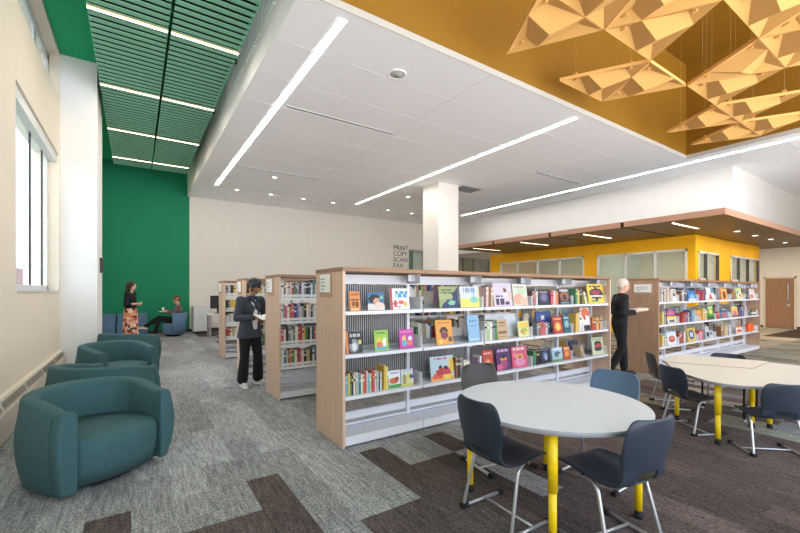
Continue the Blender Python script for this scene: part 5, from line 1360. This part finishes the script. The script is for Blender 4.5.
def plaid():
    mt = mat('plaid flannel', '#3A3636', .9, noise=.5, nscale=14, col2='#8A7468'); return mt
remesh(m, 'plaid_top', plaid(), .009, P)
m = trouser_cloth(J, .010, .004); remesh(m, 'trousers', mat('black trouser cloth', '#131416'), .009, P)
TAN = mat('tan shoe leather', '#C8B49A', .6, noise=.05, nscale=40)
for s in 'LR': shoe(J, s, TAN, SOLE, P)
m = MB(); rr = random.Random(8)
for i in range(80):
    a = rr.uniform(0, 2*math.pi); b_ = rr.uniform(.04, .62)*math.pi
    p_ = (-.015+.1*math.sin(b_)*math.cos(a), .084*math.sin(b_)*math.sin(a), .04+.1*math.cos(b_))
    if p_[0] > .06 and p_[2] < .07: continue
    m.ell(w(p_), (rr.uniform(.024, .034),)*3, None, 10, 7)
remesh(m, 'short_hair', mat('auburn hair', '#6A3620', .6, noise=.3, nscale=60), .007, P, 2)
t = empty('paper_cup', to_world(SL, CHH, 1.02, (.30, -.075, .85))); tag(t, 'white cup held by the seated person', 'cup')
m = MB(); m.lathe([(.028, 0), (.036, .10)], 18); m.build('cup', PAPER, t); m = MB(); m.lathe([(.038, .1005), (.038, .11), (.03, .116)], 18); m.build('lid', PAPER, t)
open_book('notebook', 'open pale notebook on the lap of the seated person', to_world(SL, CHH, 1.02, (.30, .10, .80)), CHH, R(-8), mat('grey book cover', '#8C8E94'), .12, .2)

# --- person walking past the right-hand bookcase
J = dict(pelvis=(0, 0, .95), chest=(.02, 0, 1.30), neck=(.03, 0, 1.51), head=(.07, 0, 1.64),
         shL=(.02, .19, 1.43), shR=(.02, -.19, 1.43), elL=(-.03, .27, 1.16), elR=(-.04, -.27, 1.15), wrL=(.22, .20, 1.14), wrR=(.21, -.16, 1.17),
         hipL=(0, .09, .92), hipR=(0, -.09, .92), knL=(.10, .10, .51), knR=(.0, -.10, .50), anL=(.12, .10, .10), anR=(-.20, -.10, .13), toeL=(.26, .10, .035), toeR=(-.09, -.11, .035))
WK = (7.42, 3.80, 0); WH = -42
P, w, e = person('white-haired person in black clothes walking with books between the two picture-book bookcases', WK, WH, 1.0, J, SKIN_C,
                 {'L': ((.8, -.4, .1), (-.1, -.5, .8), .5), 'R': ((.85, .35, .05), (-.1, .3, .9), .5)}, (R(0), R(8)))
BLK = mat('black sweater knit', '#17181C', .9, noise=.1, nscale=90)
m = torso_cloth(J, .014, .85, (0, 0, .96), .0); remesh(m, 'sweater', BLK, .009, P)
m = trouser_cloth(J, .012, .008); remesh(m, 'trousers', mat('black trouser cloth', '#131416'), .009, P)
for s in 'LR': shoe(J, s, BLACKP, BLACKP, P)
m = MB(); m.ell(w((-.022, 0, .05)), (.098, .086, .095), e); m.ell(w((-.045, 0, .0)), (.07, .084, .07), e); remesh(m, 'short_hair', mat('white blond hair', '#D8CDBE', .6, noise=.15, nscale=60), .008, P, 2)
for i, (c, hh) in enumerate((('#E8D48A', .0), ('#EDEBE4', .022))):
    p_ = to_world(WK, WH, 1, (.33, .02, 1.185+hh))
    m = MB(); m.box(-.11, .11, -.15, .15, 0, .02, 0); m.box(-.107, .112, -.147, .147, .003, .017, 1)
    o = m.build('carried_book', [mat('cream book cover' if i == 0 else 'white book cover', c, .6, noise=.03, nscale=30), PAPER], None, p_, (0, R(-8), R(WH)))
    tag(o, ('yellow' if i == 0 else 'white') + ' book carried by the walking white-haired person, %s of the two' % ('lower' if i == 0 else 'upper'), 'book')

# ================================================================== CAMERA, SKY, LIGHT
cam = bpy.data.cameras.new('camera'); cam.sensor_width = 36; cam.lens = 36*F_PX/800; cam.shift_y = (HY-266.5)/800; cam.clip_start = .05
co = bpy.data.objects.new('camera', cam); COL.objects.link(co); co.location = (0, 0, EYE); co.rotation_euler = (R(90), 0, -YAW); scene.camera = co
wd = bpy.data.worlds.new('sky'); scene.world = wd; wd.use_nodes = True; nt = wd.node_tree
bg = nt.nodes['Background']; bg.inputs['Strength'].default_value = 3.0
tc = nt.nodes.new('ShaderNodeTexCoord'); sp = nt.nodes.new('ShaderNodeSeparateXYZ'); rp = nt.nodes.new('ShaderNodeValToRGB')
rp.color_ramp.elements[0].position = .46; rp.color_ramp.elements[0].color = (1.9, 1.9, 1.95, 1); rp.color_ramp.elements[1].position = .8; rp.color_ramp.elements[1].color = (.62, .76, .95, 1)  # glow below the horizon is added to brighten the ceiling
e_ = rp.color_ramp.elements.new(.52); e_.color = (.80, .83, .88, 1)
mr = nt.nodes.new('ShaderNodeMapRange'); mr.inputs['From Min'].default_value = -1; mr.inputs['From Max'].default_value = 1
nt.links.new(tc.outputs['Generated'], sp.inputs[0]); nt.links.new(sp.outputs['Z'], mr.inputs['Value']); nt.links.new(mr.outputs['Result'], rp.inputs['Fac']); nt.links.new(rp.outputs['Color'], bg.inputs['Color'])
sun = bpy.data.lights.new('soft_daylight', 'SUN'); sun.energy = 4.5; sun.angle = R(80); sun.color = (.93, .97, 1)
so = bpy.data.objects.new('soft_daylight', sun); COL.objects.link(so); so.location = (-8, 6, 9); so.rotation_euler = V((1, 0, -.22)).to_track_quat('-Z', 'Y').to_euler()
def area(name, loc, sx, sy, power, col, rot=(0, 0, 0)):
    l = bpy.data.lights.new(name, 'AREA'); l.shape = 'RECTANGLE'; l.size = sx; l.size_y = sy; l.energy = power; l.color = col
    o = bpy.data.objects.new(name, l); COL.objects.link(o); o.location = loc; o.rotation_euler = rot; return o
WARM = (1, .97, .93)
area('lamp_line', (2.28, 9.65, ZC-.018), .12, 9.6, 70, WARM); area('lamp_line', (7.58, 9.65, ZC-.018), .12, 9.6, 80, WARM); area('lamp_line', (12.9, 5.5, ZC-.018), .12, 16.5, 130, WARM)
for y in LYS: area('lamp_baffle', (.43, y, ZBF-.025), 1.2, .06, 16, (1, .9, .78))
for y in (4.65, 7.15, 9.6, 12.05): area('lamp_canopy', (12.62, y, ZK-.03), 1.5, .06, 22, (1, .88, .7))
for x in (15.05, 16.7, 18.35, 20.05): area('lamp_downlight', (x, 4.23, ZK-.02), .1, .1, 16, (1, .88, .7))
for p_, a_ in (((16.4, 10.5), 30), ((16.4, 6.9), 34), ((20.0, 7.0), 30)): area('fill_office', (p_[0], p_[1], ZK-.05), .22, 1.6, a_, (1, .94, .84))  # fill lamps added under the invented office strips
scene.view_settings.view_transform = 'Standard'; scene.view_settings.look = 'None'; scene.view_settings.exposure = 0.24
scene.cycles.use_denoising = True; scene.cycles.max_bounces = 10; scene.cycles.diffuse_bounces = 8
